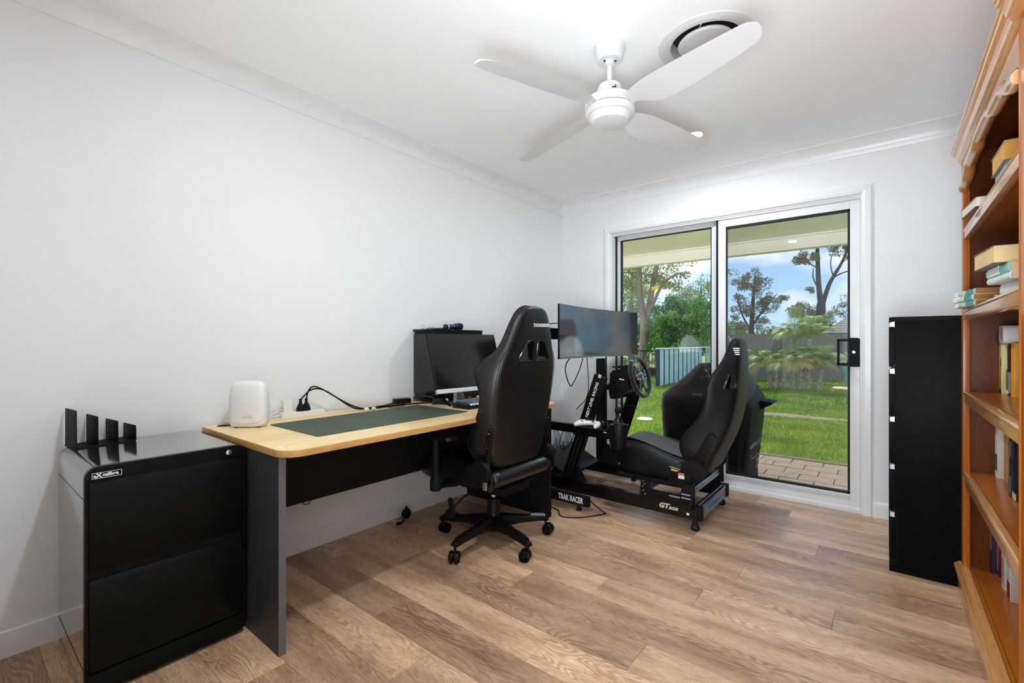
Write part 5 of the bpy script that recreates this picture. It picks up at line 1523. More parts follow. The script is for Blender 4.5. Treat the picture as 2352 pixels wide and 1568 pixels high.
# ================================================================== TALL DRAWERS
TD = thing('tall_chest_of_drawers', 'tall narrow black-brown chest of drawers between the glass door and the bookcase', 'chest of drawers', (2.65, 3.095, 0))
tx0, tx1, ty0, ty1, tz = 2.414, 2.885, 2.893, 3.293, 1.224
q = MB()
q.box((tx0 + 0.022, ty0, 0.0), (tx1, ty0 + 0.018, tz - 0.018)).box((tx0 + 0.022, ty1 - 0.018, 0.0), (tx1, ty1, tz - 0.018)).box((tx1 - 0.006, ty0, 0.0), (tx1, ty1, tz - .018))
q.build('carcass', M_ASHB, parent=TD, bevel=0.0008)
MB().box((tx0, ty0, tz - 0.018), (tx1, ty1, tz)).build('top', M_ASHB, parent=TD, bevel=0.001)
MB().box((tx0 + 0.024, ty0 + 0.018, 0.02), (tx0 + 0.03, ty1 - 0.018, tz - 0.02)).build('inner_front', M_STEEL, parent=TD)
MB().box((tx0 + 0.001, ty0 + 0.0005, 0.0), (tx0 + 0.022, ty1 - .0005, 0.066)).build('plinth', M_ASHB, parent=TD, bevel=0.0008)
zz = [0.068, 0.256, 0.472, 0.690, 0.912, 1.138, 1.190]
tops = [(0.068, 0.240), (0.272, 0.453), (0.484, 0.665), (0.698, 0.880), (0.905, 1.092), (1.118, 1.192)]
fr = [(0.068, 0.258), (0.286, 0.474), (0.502, 0.689), (0.717, 0.903), (0.931, 1.118)]
tops2 = [(0.070, 0.252), (0.284, 0.464), (0.496, 0.680), (0.712, 0.902), (0.926, 1.172)]
dz = [(0.069, 0.253), (0.283, 0.469), (0.499, 0.688), (0.715, 0.905), (0.930, 1.000)]
for z0, z1 in ((0.069, 0.262), (0.292, 0.492), (0.522, 0.721), (0.748, 0.952), (0.985, 1.178)):
    d_ = MB().box((tx0, ty0 + 0.0008, z0), (tx0 + 0.020, ty1 - 0.0008, z1)).build('drawer', M_ASHB, parent=TD, bevel=0.001)
    MB().prism([(tx0 + 0.0205, z1 - 0.004), (tx0 + 0.004, z1 - 0.002), (tx0 + 0.004, z1 + 0.020), (tx0 + 0.0205, z1 + 0.024)], 'y', ty0 + 0.002, ty1 - 0.002).build('grip', M_SMOKE, parent=d_)

# ================================================================== BOOKCASE
BX, BXB = 2.665, 2.945
BY0, BY1 = 1.600, 2.878
BK = thing('bookcase', 'tall honey brown timber bookcase with scalloped top rail on the right wall', 'bookcase', (2.80, 2.24, 0))
HB = 1.955
for y0 in (BY1 - 0.022, BY0):
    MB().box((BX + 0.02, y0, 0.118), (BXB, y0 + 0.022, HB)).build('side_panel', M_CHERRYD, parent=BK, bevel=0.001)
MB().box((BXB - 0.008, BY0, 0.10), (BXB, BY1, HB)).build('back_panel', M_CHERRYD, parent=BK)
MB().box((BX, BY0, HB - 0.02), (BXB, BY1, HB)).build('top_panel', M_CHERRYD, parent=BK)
MB().box((BX, BY1 - 0.060, 0.120), (BX + 0.022, BY1 - 0.001, 1.93)).build('face_stile', M_CHERRY, parent=BK, bevel=0.0015)
# near stile: fluted pilaster
q = MB().box((BX, 1.660, 0.120), (BX + 0.022, 1.716, 1.93)).box((BX - 0.004, 1.600, 0.120), (BX + 0.022, 1.662, 1.93))
q.build('face_stile', M_CHERRY, parent=BK, bevel=0.0015)
q = MB()
for y in (1.703, 1.69, 1.672):
    q.cyl((BX + 0.001, y, 0.13), (BX + 0.001, y, 1.92), 0.003, n=8)
q.build('reeding', M_CHERRY, parent=BK)
SHZ = [1.597, 1.245, 0.888, 0.538]
for z in SHZ:
    s_ = MB().box((BX + 0.022, BY0 + 0.022, z - 0.022), (BXB - 0.008, BY1 - 0.022, z)).build('shelf', M_CHERRYY, parent=BK, bevel=0.0008)
    q = MB().prism([(BX + 0.002, z - 0.048), (BX + 0.022, z - 0.048), (BX + 0.022, z), (BX + 0.006, z), (BX + 0.001, z - 0.004), (BX - 0.001, z - 0.010), (BX + 0.002, z - .014)], 'y', 1.700, BY1 - 0.058)
    q.build('shelf_lip', M_CROWN, parent=s_, bevel=0.001)
    MB().box((BX + 0.0215, 1.716, z - 0.0002), (BX + 0.0235, BY1 - 0.06, z + 0.0004)).build('lip_joint', M_CHERRYD, parent=s_)
# base
q = MB().box((BX - 0.012, BY0 - 0.01, 0.0), (BX + 0.012, BY1 - 0.004, 0.100)).box((BX + .01, BY1 - 0.026, 0), (BXB, BY1 - 0.004, 0.10)).box((BX + .01, BY0 - .01, 0), (BXB, BY0 + .012, .10))
q.build('plinth', M_CROWN, parent=BK, bevel=0.001)
q = MB().prism([(BX - 0.012, 0.086), (BX - 0.018, 0.088), (BX - 0.024, 0.098), (BX - 0.025, 0.108), (BX - 0.020, 0.114), (BX - 0.014, 0.116), (BX - 0.012, 0.121), (BX - 0.004, 0.1235), (BX + 0.02, 0.1235), (BX + 0.02, 0.086)], 'y', BY0 - 0.02, BY1 + 0.004)
q.build('base_moulding', M_CROWN, parent=BK, angle=30)
s_ = MB().box((BX + 0.018, BY0 + 0.01, 0.098), (BXB - 0.008, BY1 - 0.01, 0.1235)).build('bottom_shelf', M_CHERRYY, parent=BK, bevel=0.0008)
MB().box((BX + 0.030, 1.70, 0.1234), (BX + 0.032, BY1 - 0.06, 0.1242)).build('lip_joint', M_CHERRYD, parent=s_)
# crown
cp = [(BX + 0.02, 1.895), (BX - 0.002, 1.895), (BX - 0.006, 1.899), (BX - 0.006, 1.904), (BX - 0.009, 1.906), (BX - 0.014, 1.912), (BX - 0.017, 1.922), (BX - 0.020, 1.930), (BX - 0.0225, 1.932), (BX - 0.0225, 1.937), (BX - 0.028, 1.940), (BX - 0.031, 1.945), (BX - 0.031, 1.949), (BX - 0.034, 1.951), (BX - 0.036, 1.956), (BX - 0.036, 1.962), (BX - 0.030, 1.965), (BX + 0.02, 1.965)]
q = MB().loft([[(x, y - (BX - x) * (1 if y < 2 else -1) * 0, z) for x, z in cp] for y in (1.66, BY1 + 0.006)])
q.build('crown_moulding', M_CROWN, parent=BK, angle=25)
q = MB().loft([[(x - 0.016, y, z) for x, z in cp] for y in (BY0 - 0.03, 1.672)])
q.build('crown_moulding', M_CROWN, parent=BK, angle=25)
MB().box((BX - 0.01, BY0, 1.955), (BXB, BY1 + 0.004, 1.967)).build('crown_top', M_CHERRYY, parent=BK)
# scalloped valance
def vz(y):
    u = abs(y - 2.265) / 0.55
    pts = [(0, 1.868), (.22, 1.866), (.33, 1.849), (.60, 1.845), (.84, 1.806), (.93, 1.803), (1.08, 1.774)]
    for (a, za), (b, zb_) in zip(pts[:-1], pts[1:]):
        if u <= b:
            return za + (zb_ - za) * (0.5 - 0.5 * math.cos(PI * (u - a) / (b - a)))
    return pts[-1][1]
ys = [1.716 + (BY1 - 0.060 - 1.716) * i / 60 for i in range(61)]
pl = [(ys[0], 1.90)] + [(y, vz(y)) for y in ys] + [(ys[-1], 1.90)]
q = MB().prism(pl, 'x', BX + 0.001, BX + 0.020)
q.build('valance', M_CROWN, parent=BK, angle=50)
MB().tube([(BX + 0.0005, y, vz(y) + 0.002) for y in ys], 0.0022, n=6).build('valance_groove', M_CHERRYD, parent=BK)
q = MB().tube([(BX + 0.004, y, vz(y) - 0.018) for y in ys], 0.0195, n=12); q.build('valance_moulding', M_CROWN, parent=BK, angle=60)

# ================================================================== BOOKS
BM = {}
def bmat(key, c, r=0.4):
    if key not in BM:
        BM[key] = mat('book_' + key, rgb(*c), r, vary=0.08, vscale=14)
    return BM[key]
def book(label, M, th, dep, hgt, cover, pages=None, group=None, bands=(), name='book', spine_round=True, title=None, soft=0.0012):
    """local x: spine to fore edge, y: thickness, z: height"""
    pages = pages or M_PAGES
    o_ = M @ Vector((dep / 2, th / 2, 0))
    T = thing(name, label, 'book', o_, group)
    q = MB()
    c = soft
    b = 0.0025 if spine_round else 0.0
    q.prism([(0.0, c * 1.5), (-b, th / 3), (-b, th * 2 / 3), (0.0, th - c * 1.5), (0.002, th), (dep, th), (dep, th - c), (0.003, th - c), (0.0015, th / 2), (0.003, c), (dep, c), (dep, 0), (0.002, 0)], 'z', 0, hgt)
    q.xf(M)
    cv_ = q.build('cover', cover, parent=T, angle=40)
    q = MB().box((0.002, c, 0.002), (dep - 0.003, th - c, hgt - 0.002)).xf(M)
    q.build('pages', pages, parent=T, smooth=False)
    for z0, z1, m in bands:
        q = MB().box((-b - 0.0004, th * .06 + 0.0004, hgt * z0), (0.0006, th * .94, hgt * z1)).xf(M)
        q.build('spine_print', m, parent=cv_, smooth=False)
    if title:
        txt, sz, zc_, m = title
        Ft = M @ frame((-b - 0.0002, th / 2, hgt * zc_), (0, 0, -1), (0, -1, 0))
        text_mb(txt, sz, Ft, 0.0003, 0.0002).build('lettering', m, parent=cv_, smooth=False)
    return T
def stand(x, y, z):           # spine towards the room, thickness grows along +y
    return Matrix.Translation((x, y, z))
def flat_spine(x, y, z, rot=0.0):   # spine towards the room, height runs to -y
    return Matrix.Translation((x, y, z)) @ Matrix.Rotation(rot, 4, 'Z') @ Matrix(((1, 0, 0, 0), (0, 0, -1, 0), (0, 1, 0, 0), (0, 0, 0, 1)))
def flat_fore(x, y, z, rot=0.0):    # fore edge towards the room, height runs to +y, x is the spine side
    return Matrix.Translation((x, y, z)) @ Matrix.Rotation(rot, 4, 'Z') @ Matrix(((-1, 0, 0, 0), (0, 0, 1, 0), (0, 1, 0, 0), (0, 0, 0, 1)))
G1, G2, G3, G4, G5 = 'books on the top shelf', 'books on the second shelf', 'books on the third shelf', 'books on the fourth shelf', 'books on the bottom shelf'
z = SHZ[0]
book('cream paged book lying flat over the front edge of the top shelf', flat_fore(2.797, 2.395, z, 0.086), 0.036, 0.140, 0.215, bmat('rust', (120, 62, 44)), M_PAGESW, G1)
book('thick grey covered book lying under a yellow paged one on the top shelf', flat_fore(2.845, 2.17, z, 0.0), 0.094, 0.140, 0.215, bmat('grey', (150, 150, 150)), bmat('greypages', (160, 158, 154)), G1)
book('thick yellow paged book topmost of the pile on the top shelf', flat_fore(2.852, 2.165, z + 0.0942, 0.01), 0.062, 0.152, 0.222, bmat('paleblue', (150, 170, 180)), bmat('yellowpages', (226, 164, 72), 0.7), G1)
book('thin teal standing book at the far left of the top shelf row', stand(2.735, 2.475, z), 0.014, 0.12, 0.120, bmat('tealdark', (52, 110, 112)), M_PAGESW, G1)
book('thin tan standing book beside the teal one on the top shelf', stand(2.735, 2.458, z), 0.014, 0.12, 0.128, bmat('tan', (150, 120, 84)), M_PAGESW, G1)
book('thin navy blue standing book next to the grey pile on the top shelf', stand(2.733, 2.435, z), 0.020, 0.13, 0.140, bmat('navyblue', (40, 66, 110)), M_PAGESW, G1)
z = SHZ[1]
m_teal = mat('book_teal_pale', rgb(150, 190, 180), 0.4, col2=rgb(196, 214, 200), vscale=40)
for i, lb in enumerate(('lowest of three teal-spined paperbacks stacked at the far end of the second shelf', 'middle of three teal-spined paperbacks stacked at the far end of the second shelf', 'topmost of three teal-spined paperbacks stacked at the far end of the second shelf')):
    T = book(lb, flat_spine(2.628 + (0.004 if i != 1 else -.001), 2.725, z + 0.0222 * i, math.radians(11)), 0.022, 0.128, 0.205, m_teal if i != 1 else bmat('whiteteal', (214, 226, 222)), bmat('tanpages', (176, 122, 62), .8), G2,
             bands=((.04, .2, M_PRINTW), (.42, .52, bmat('paleyellow', (206, 206, 150))), (.6, .95, bmat('tealprint', (70, 150, 146)))))
book('cream paperback leaning open between the teal stack and the thick books', Matrix.Translation((2.694, 2.275, z + 0.003)) @ Matrix.Rotation(0.05, 4, 'Z') @ Matrix.Rotation(math.radians(52), 4, 'X') @ Matrix(((0, 0, 1, 0), (1, 0, 0, 0), (0, 1, 0, 0), (0, 0, 0, 1))) @ Matrix.Translation((-0.03, -0.02, 0)), 0.022, 0.05, 0.15, M_PAGESW, M_PAGESW, G2, soft=.0006)
book('white covered paperback at the bottom of the thick book pile on the second shelf', flat_spine(2.690, 2.14, z, 0.14), 0.043, 0.135, 0.21, bmat('white', (226, 232, 232)), bmat('pinkpages', (226, 182, 146), .8), G2)
book('white and mint paperback second from the bottom of the thick book pile', flat_spine(2.664, 2.17, z + 0.0435, 0.10), 0.020, 0.135, 0.21, bmat('whitemint', (222, 234, 232)), bmat('pinkpages', (226, 182, 146), .8), G2)
book('mint spined paperback under the thickest book on the second shelf', flat_spine(2.662, 2.17, z + 0.0637, 0.10), 0.029, 0.135, 0.21, bmat('mint', (150, 206, 200)), bmat('pinkpages', (226, 182, 146), .8), G2, bands=((.1, .6, M_PRINTW),))
book('thickest cream paged book topmost of the pile on the second shelf', flat_fore(2.826, 1.995, z + 0.093, 0.09), 0.052, 0.175, 0.215, bmat('greybrown', (108, 92, 88)), bmat('creampages', (222, 190, 140), .8), G2)
z = SHZ[2]
T = book('cream and gold standing book with dark brush mark at end of third shelf', stand(2.778, 2.788, z), 0.056, 0.14, 0.205, bmat('cream', (232, 214, 150)), M_PAGES, G3, spine_round=False,
     bands=((0.0, .09, bmat('blackband', (30, 28, 26))), (.10, .50, bmat('gold', (206, 170, 62)))))
q = MB()
xs_ = 2.7775
q.tube([(xs_, 2.800, z + .147), (xs_, 2.793, z + .140)], .0012, n=6)
q.tube([(xs_, 2.791, z + .137), (xs_, 2.800, z + .136), (xs_, 2.811, z + .133), (xs_, 2.809, z + .127), (xs_, 2.798, z + .125), (xs_, 2.796, z + .118), (xs_, 2.806, z + .114), (xs_, 2.822, z + .115)], .0013, n=6, smooth=2)
q.tube([(xs_, 2.79, z + .108), (xs_, 2.79, z + .102)], .001, n=6)
q.build('brush_mark', M_BLACKM, parent=T)
book('thin white and green standing book right of the cream and gold one', stand(2.792, 2.762, z), 0.022, 0.14, 0.207, bmat('whitegreen', (198, 206, 196)), M_PAGES, G3, bands=((.1, .5, bmat('leafgreen', (92, 122, 96))),))
book('slim dark green standing book with white foot on the third shelf', stand(2.792, 2.738, z), 0.022, 0.14, 0.204, bmat('darkgreen', (34, 42, 36)), M_PAGES, G3, bands=((.02, .08, M_PRINTW),))
book('thin black standing book with white upright lettering on the third shelf', stand(2.791, 2.690, z), 0.045, 0.14, 0.208, bmat('blackolive', (38, 34, 24)), M_PAGES, G3, title=None, bands=((.05, .45, bmat('finewhite', (150, 146, 130))),))
book('amber yellow standing book beside the fluted post on the third shelf', stand(2.790, 2.62, z), 0.066, 0.14, 0.21, bmat('amber', (232, 168, 58)), M_PAGES, G3)
book('dark red and violet book lying on top of the cream and gold one', flat_spine(2.772, 2.846, z + 0.2052, 0.0), 0.062, 0.14, 0.06 + .0, mat('book_redviolet', rgb(64, 42, 70), 0.3, col2=rgb(150, 40, 40), vscale=28), M_PAGES, G3)
q = MB().prism(rrect(2.680, 2.772, 1.0975, 1.170, (.012, .012, .02, .02)), 'x', 2.768, 2.90)
wbx = thing('white_storage_tub', 'white plastic tub with an oval handle hole resting on the third shelf books', 'tub', (2.834, 2.726, 1.0975))
tb = q.build('body', M_WHITE, parent=wbx, bevel=.003)
q = MB().prism([(2.716 + .010 * math.cos(a), 1.137 + .026 * math.sin(a)) for a in [2 * PI * i / 24 for i in range(24)]], 'x', 2.7670, 2.7690); q.build('handle_hole', mat('hole_shadow', rgb(118, 128, 130), .6, vary=.05), parent=wbx)
z = SHZ[3]
book('white standing book with a black forest band at the far end of fourth shelf', stand(2.764, 2.768, z), 0.066, 0.15, 0.245, bmat('offwhite', (216, 206, 204)), M_PAGES, G4, bands=((.12, .40, mat('book_forest', rgb(40, 40, 44), .5, col2=rgb(120, 120, 122), vscale=50)), (.88, .99, bmat('mauve', (190, 176, 190)))))
book('gold standing book right of the white one on the fourth shelf', stand(2.780, 2.700, z), 0.060, 0.15, 0.238, bmat('goldbook', (186, 138, 62), .3), M_PAGES, G4)
T = book('navy standing book with silver lettering on the fourth shelf', stand(2.758, 2.455, z), 0.032, 0.16, 0.255, bmat('navy', (34, 38, 52)), M_PAGES, G4, bands=((.06, .30, bmat('navyprint', (92, 98, 112))), (.58, .80, bmat('navyprint', (92, 98, 112)))))
book('black standing book with a gilt foot next to the navy one', stand(2.762, 2.395, z), 0.056, 0.16, 0.25, bmat('nearblack', (18, 22, 28)), M_PAGES, G4, bands=((.01, .10, M_PRINTGOLD),))
z = 0.1235
book('dark violet standing book first in the row on the bottom shelf', stand(2.752, 2.815, z), 0.034, 0.15, 0.235, bmat('violet', (46, 36, 62)), M_PAGES, G5, bands=((.4, .9, bmat('violetprint', (120, 90, 120))),))
book('maroon standing book with pink lettering second on the bottom shelf', stand(2.770, 2.800, z), 0.013, 0.15, 0.232, bmat('maroon', (76, 26, 36)), M_PAGES, G5, bands=((.1, .95, bmat('pinkprint', (150, 96, 100))),))
book('deep red standing book third on the bottom shelf', stand(2.772, 2.783, z), 0.015, 0.15, 0.235, bmat('deepred', (92, 24, 38)), M_PAGES, G5, bands=((.2, .9, bmat('redprint', (128, 44, 56))),))
book('black and gilt ornate standing book with a square crest on the bottom shelf', stand(2.776, 2.742, z), 0.039, 0.15, 0.238, bmat('oxblood', (58, 22, 22)), M_PAGES, G5, spine_round=False, bands=((.30, .98, mat('book_gilt', rgb(40, 30, 20), .4, col2=rgb(170, 140, 80), vscale=90)), (.10, .26, bmat('crest', (110, 90, 84)))))
book('bright blue thin standing book behind the white comic on the bottom shelf', stand(2.786, 2.728, z), 0.012, 0.15, 0.21, bmat('blue', (40, 110, 150)), M_PAGES, G5)
book('white standing comic book with fine print on the bottom shelf', stand(2.766, 2.640, z + .0), 0.060, 0.15, 0.232, bmat('comicwhite', (206, 200, 190)), M_PAGES, G5, spine_round=False, bands=((.08, .5, bmat('fineprint', (160, 156, 150))), (.75, .9, bmat('fineprint', (160, 156, 150)))))
book('white volume with black and red foot nearest the fluted post, bottom shelf', stand(2.768, 2.545, z), 0.062, 0.15, 0.25, bmat('chalk', (210, 204, 194)), M_PAGES, G5, spine_round=False, bands=((0.0, .26, mat('book_blackred', rgb(20, 16, 16), .4, col2=rgb(150, 24, 24), vscale=34)), (.5, .53, bmat('fineprint', (160, 156, 150))), (.3, .33, bmat('fineprint', (160, 156, 150)))))

# ================================================================== OUTSIDE
ZG = -0.12
M_EARTH = mat('lawn_soil', rgb(106, 132, 48), 0.95, col2=rgb(136, 140, 66), vscale=1.2)
gmb = MB().box((-40, 5.62, ZG - 0.2), (25, 70, ZG))
ground = gmb.build('ground', M_EARTH, smooth=False, kind='structure')
def strip(pts, z):
    return [(x, y, z) for x, y in pts]
M_BARE = mat('bare_soil', rgb(150, 132, 96), 0.95, bump=.4, bscale=30, col2=rgb(120, 104, 72), vscale=5)
q = MB()
pts = []
for i in range(40):
    a = 2 * PI * i / 40
    r_ = 1 + 0.18 * math.sin(5 * a) + 0.1 * math.sin(9 * a + 1)
    pts.append((0.95 + 1.15 * r_ * math.cos(a), 8.9 + 0.22 * r_ * math.sin(a)))
q.prism(pts, 'z', ZG, ZG + 0.012); q.build('bare_soil', M_BARE, parent=ground)
# patio
M_PAV = mat('paver', rgb(116, 100, 85), 0.85, bump=.35, bscale=120, vary=.14, vscale=20)
pat = MB().box((-3.5, YB + 0.2, ZG - 0.15), (5.0, 5.60, -0.105)).build('patio', mat('patio_bed', rgb(92, 80, 66), .95, vary=.15), smooth=False, kind='structure')
pw, ph = 0.262, 0.196
prn = random.Random(11)
r = 0
y = YB + 0.205
while y + ph < 5.50:
    x = -1.35 - (0.131 if r % 2 else 0.0)
    while x < 3.0:
        MB().box((x + .003, y + .003, -0.110), (x + pw - .003, y + ph - .003, -0.088 + prn.uniform(-.002, .002))).build('paver', M_PAV, parent=pat, bevel=.003, seg=1, smooth=False)
        x += pw
    y += ph
    r += 1
MB().box((-1.4, y + .004, -0.110), (3.0, 5.60, -0.082)).build('edging', mat('edge_timber', rgb(84, 70, 54), .9, vary=.2, bump=.3), parent=pat, bevel=.004)
# eaves
MB().box((-3.5, YB + 0.2, 2.295), (5.0, 6.10, 2.315)).build('ceiling_porch', M_CREAM, smooth=False, kind='structure')
q = MB().box((-3.5, 6.03, 2.150), (5.0, 6.16, 2.44)); q.build('trim_5', M_CREAM, bevel=.003, kind='structure')
q = MB().box((-3.5, 5.985, 2.278), (5.0, 6.03, 2.296)); q.build('trim_6', M_CREAM, bevel=.004, kind='structure')
MB().box((-3.5, -2.4, 2.50), (5.0, 6.22, 2.58)).build('roof', mat('roof_metal', rgb(120, 120, 118), .5, vary=.05), smooth=False, kind='structure')
q = MB().box((-3.5, YB, ZG), (-0.15, YB + 0.2, 2.5)).box((XR + .15, YB, ZG), (5.0, YB + 0.2, 2.5)); q.build('wall_outside', M_CREAM, smooth=False, kind='structure')
pl_ = thing('porch_light', 'small round recessed light in the porch soffit at the top right of the glass', 'downlight', (2.08, 5.14, 2.295))
MB().lathe([(0.062, 0), (0.060, -.006), (0.045, -.008), (0.042, 0)], (2.08, 5.14, 2.295), n=32, cap=False).build('rim', M_STEEL, parent=pl_)
MB().cyl((2.08, 5.14, 2.290), (2.08, 5.14, 2.2945), 0.043, n=32).build('lens', M_LAMPO, parent=pl_)

# covered barbecue
bq = thing('covered_barbecue', 'barbecue under a creased black cover on the patio outside the glass door', 'barbecue', (1.17, 4.46, -0.09))
def cov(z, x0, x1, y0, y1, wr):
    r_ = []
    n_ = 72
    for i in range(n_):
        a = 2 * PI * i / n_
        c, s__ = math.cos(a), math.sin(a)
        ex = 5.0
        u = abs(c) ** (2 / ex) * (1 if c >= 0 else -1); v = abs(s__) ** (2 / ex) * (1 if s__ >= 0 else -1)
        k_ = 1 + wr * (0.5 * math.sin(11 * a + 3.1 * z) + 0.3 * math.sin(17 * a - 4.7 * z) + .35 * math.sin(5 * a + 1.3))
        r_.append(((x0 + x1) / 2 + (x1 - x0) / 2 * u * k_, (y0 + y1) / 2 + (y1 - y0) / 2 * v * k_, z + (0.008 * math.sin(4 * a + 9 * z) if wr else 0)))
    return r_
lv = [(-0.085, .80, 1.50, 4.16, 4.78, .035), (0.0, .80, 1.50, 4.16, 4.78, .032), (.2, .79, 1.525, 4.14, 4.78, .026), (.4, .775, 1.55, 4.13, 4.78, .018), (.56, .765, 1.565, 4.13, 4.78, .010), (.63, .775, 1.558, 4.14, 4.78, .006), (.655, .80, 1.54, 4.17, 4.77, .006),
      (.74, .90, 1.485, 4.22, 4.75, .008), (.82, .985, 1.44, 4.26, 4.72, .008), (.875, 1.03, 1.40, 4.30, 4.68, .008), (.905, 1.06, 1.36, 4.34, 4.64, .008), (.915, 1.12, 1.30, 4.40, 4.58, 0)]
q = MB().loft([cov(*l) for l in lv])
M_COVER = mat('black_cover_cloth', rgb(7, 6, 6), 0.6, spec=.15, bump=.9, bscale=7, vary=.25, vscale=5)
q.build('cover', M_COVER, parent=bq, angle=75)
q = MB().prism([(1.55, .52), (1.66, .585), (1.655, .60), (1.55, .61)], 'y', 4.40, 4.62); q.build('side_shelf_flap', M_COVER, parent=bq, bevel=.006)
q = MB()
for (x, zt) in ((1.10, .15), (1.30, .14)):
    q.box((x, 4.120, zt), (x + .07, 4.135, zt + .012))
q.build('cover_buckle', mat('buckle', rgb(70, 68, 62), .5, vary=.1), parent=bq)

# drain cover
dc = thing('drain_cover', 'white round drain cover set in the lawn', 'drain cover', (-0.543, 6.965, ZG))
MB().lathe([(0.115, 0), (0.115, 0.035), (0.108, 0.042), (0.085, 0.042), (0.0, 0.044)], (-0.543, 6.965, ZG), n=36, cap=False).build('lid', M_WHITE, parent=dc, angle=30)
MB().lathe([(0.125, 0), (0.125, 0.03), (0.112, 0.034)], (-0.543, 6.965, ZG), n=36, cap=False).build('rim', M_PRINTG, parent=dc)

# ---- leaves and blades
def leaves(cl, size, asp=2.2, up=0.3):
    """one mesh of small leaf quads around cluster centres: (centre, (rx,ry,rz), count)"""
    P = []
    for c, r_, n_ in [(c_, q_, int(k_ * 1.6)) for c_, q_, k_ in cl]:
        d = rng.normal(size=(n_, 3)); d /= np.linalg.norm(d, axis=1)[:, None]
        rad = rng.uniform(0.25, 1, n_) ** 0.6
        P.append(np.array(c) + d * rad[:, None] * np.array(r_))
    P = np.concatenate(P)
    n_ = len(P)
    a = rng.normal(size=(n_, 3)); a[:, 2] -= up; a /= np.linalg.norm(a, axis=1)[:, None]
    b = rng.normal(size=(n_, 3)); b -= a * (a * b).sum(1)[:, None]; b /= np.linalg.norm(b, axis=1)[:, None]
    s_ = 0.72 * size * rng.uniform(.6, 1.3, n_)[:, None]
    V = np.stack([P - a * s_, P - b * s_ / asp, P + a * s_, P + b * s_ / asp], 1).reshape(-1, 3)
    F_ = np.arange(n_ * 4).reshape(-1, 4)
    return V, F_
def npmesh(name, V, F_, m, parent=None, **props):
    me = bpy.data.meshes.new(name)
    o3 = np.array(ORG[parent.name]) if parent is not None else np.array([V[:, 0].mean(), V[:, 1].mean(), V[:, 2].min()])
    V = V - o3
    n_, k_ = F_.shape
    me.vertices.add(len(V)); me.vertices.foreach_set('co', V.astype(np.float32).ravel())
    me.loops.add(n_ * k_); me.loops.foreach_set('vertex_index', F_.astype(np.int32).ravel())
    me.polygons.add(n_)
    me.polygons.foreach_set('loop_start', (np.arange(n_) * k_).astype(np.int32))
    me.update(calc_edges=True)
    me.validate()
    me.materials.append(m)
    o_ = bpy.data.objects.new(name, me); COL.objects.link(o_)
    if parent is not None:
        o_.parent = parent
    else:
        o_.location = tuple(o3)
    ORG[o_.name] = tuple(o3)
    for a, b in props.items(): o_[a] = b
    return o_
def leafmat(name, c1, c2, sc=1.5):
    m = mat(name, rgb(*c1), 0.55, col2=rgb(*c2), vscale=sc)
    b = m.node_tree.nodes['Principled BSDF']
    b.inputs['Transmission Weight'].default_value = 0.0
    b.inputs['Subsurface Weight'].default_value = 0.0
    return m
L_OLIVE = leafmat('leaf_olive', (125, 138, 79), (181, 184, 112), 0.9)
L_GREEN = leafmat('leaf_mango', (58, 104, 43), (133, 181, 74), 1.6)
L_DARK = leafmat('leaf_dark', (110, 108, 78), (164, 152, 116), 0.9)
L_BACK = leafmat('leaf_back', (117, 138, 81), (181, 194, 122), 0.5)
L_LOW = leafmat('leaf_low', (84, 117, 51), (143, 171, 74), 0.8)
M_BARK = mat('bark', rgb(178, 154, 130), 0.9, bump=.6, bscale=14, stretch=(1, 1, .2), col2=rgb(132, 112, 94), vscale=3)
M_BARKD = mat('bark_dark', rgb(92, 80, 70), 0.9, bump=.6, bscale=14, stretch=(1, 1, .2), col2=rgb(66, 56, 48), vscale=3)
def tree(label, base, limbs, cl, size, lm, bark=None, group='trees beyond the fences', up=.3, name='tree'):
    T = thing(name, label, 'tree', base, group)
    q = MB()
    for pts, rad in limbs:
        q.tube(pts, rad, n=9, smooth=2)
    if limbs:
        q.build('trunk', bark or M_BARK, parent=T, angle=60)
    V, F_ = leaves(cl, size, up=up)
    npmesh('foliage', V, F_, lm, parent=T, kind='stuff')
    return T
def blobs(c, R, n_, r0, r1, cnt, shell=.8):
    out = []
    for i in range(n_):
        d = rng.normal(size=3); d /= np.linalg.norm(d)
        k_ = rng.uniform(.25, 1) ** .5 * shell
        r_ = rng.uniform(r0, r1)
        out.append(((c[0] + d[0] * R[0] * k_, c[1] + d[1] * R[1] * k_, c[2] + d[2] * R[2] * k_), (r_, r_, r_ * .8), cnt))
    return out
# big forked gum on the left
gb_ = (-7.38, 22.94, ZG)
tree('tall gum tree with pale three-forked trunk left of the mango tree', gb_,
     [([(-7.38, 22.94, ZG), (-7.36, 22.95, 1.0), (-7.30, 23.0, 2.25)], [.30, .24, .25]),
      ([(-7.30, 23.0, 2.15), (-7.55, 22.9, 3.2), (-7.60, 22.85, 5.0), (-7.5, 22.8, 7.5)], [.19, .16, .14, .10]),
      ([(-7.27, 23.02, 2.15), (-7.15, 23.3, 3.4), (-6.95, 23.6, 5.1), (-6.6, 23.8, 7.6)], [.18, .15, .12, .08]),
      ([(-7.25, 23.0, 2.2), (-6.85, 23.0, 3.2), (-6.45, 23.0, 4.0), (-5.9, 23.0, 4.45), (-5.3, 23.0, 4.55)], [.12, .09, .07, .05, .025]),
      ([(-7.20, 23.0, 3.3), (-6.95, 23.0, 3.25), (-6.8, 23, 3.3), (-6.5, 22.95, 3.35)], [.03, .02, .015])],
     blobs((-7.2, 23.2, 5.3), (2.6, 2.0, 1.6), 60, .25, .55, 60) + blobs((-8.4, 23.6, 3.6), (1.2, 1.2, 1.6), 26, .25, .5, 60) + blobs((-6.0, 23.4, 4.4), (1.2, 1.0, .8), 14, .2, .4, 50), 0.085, L_OLIVE)
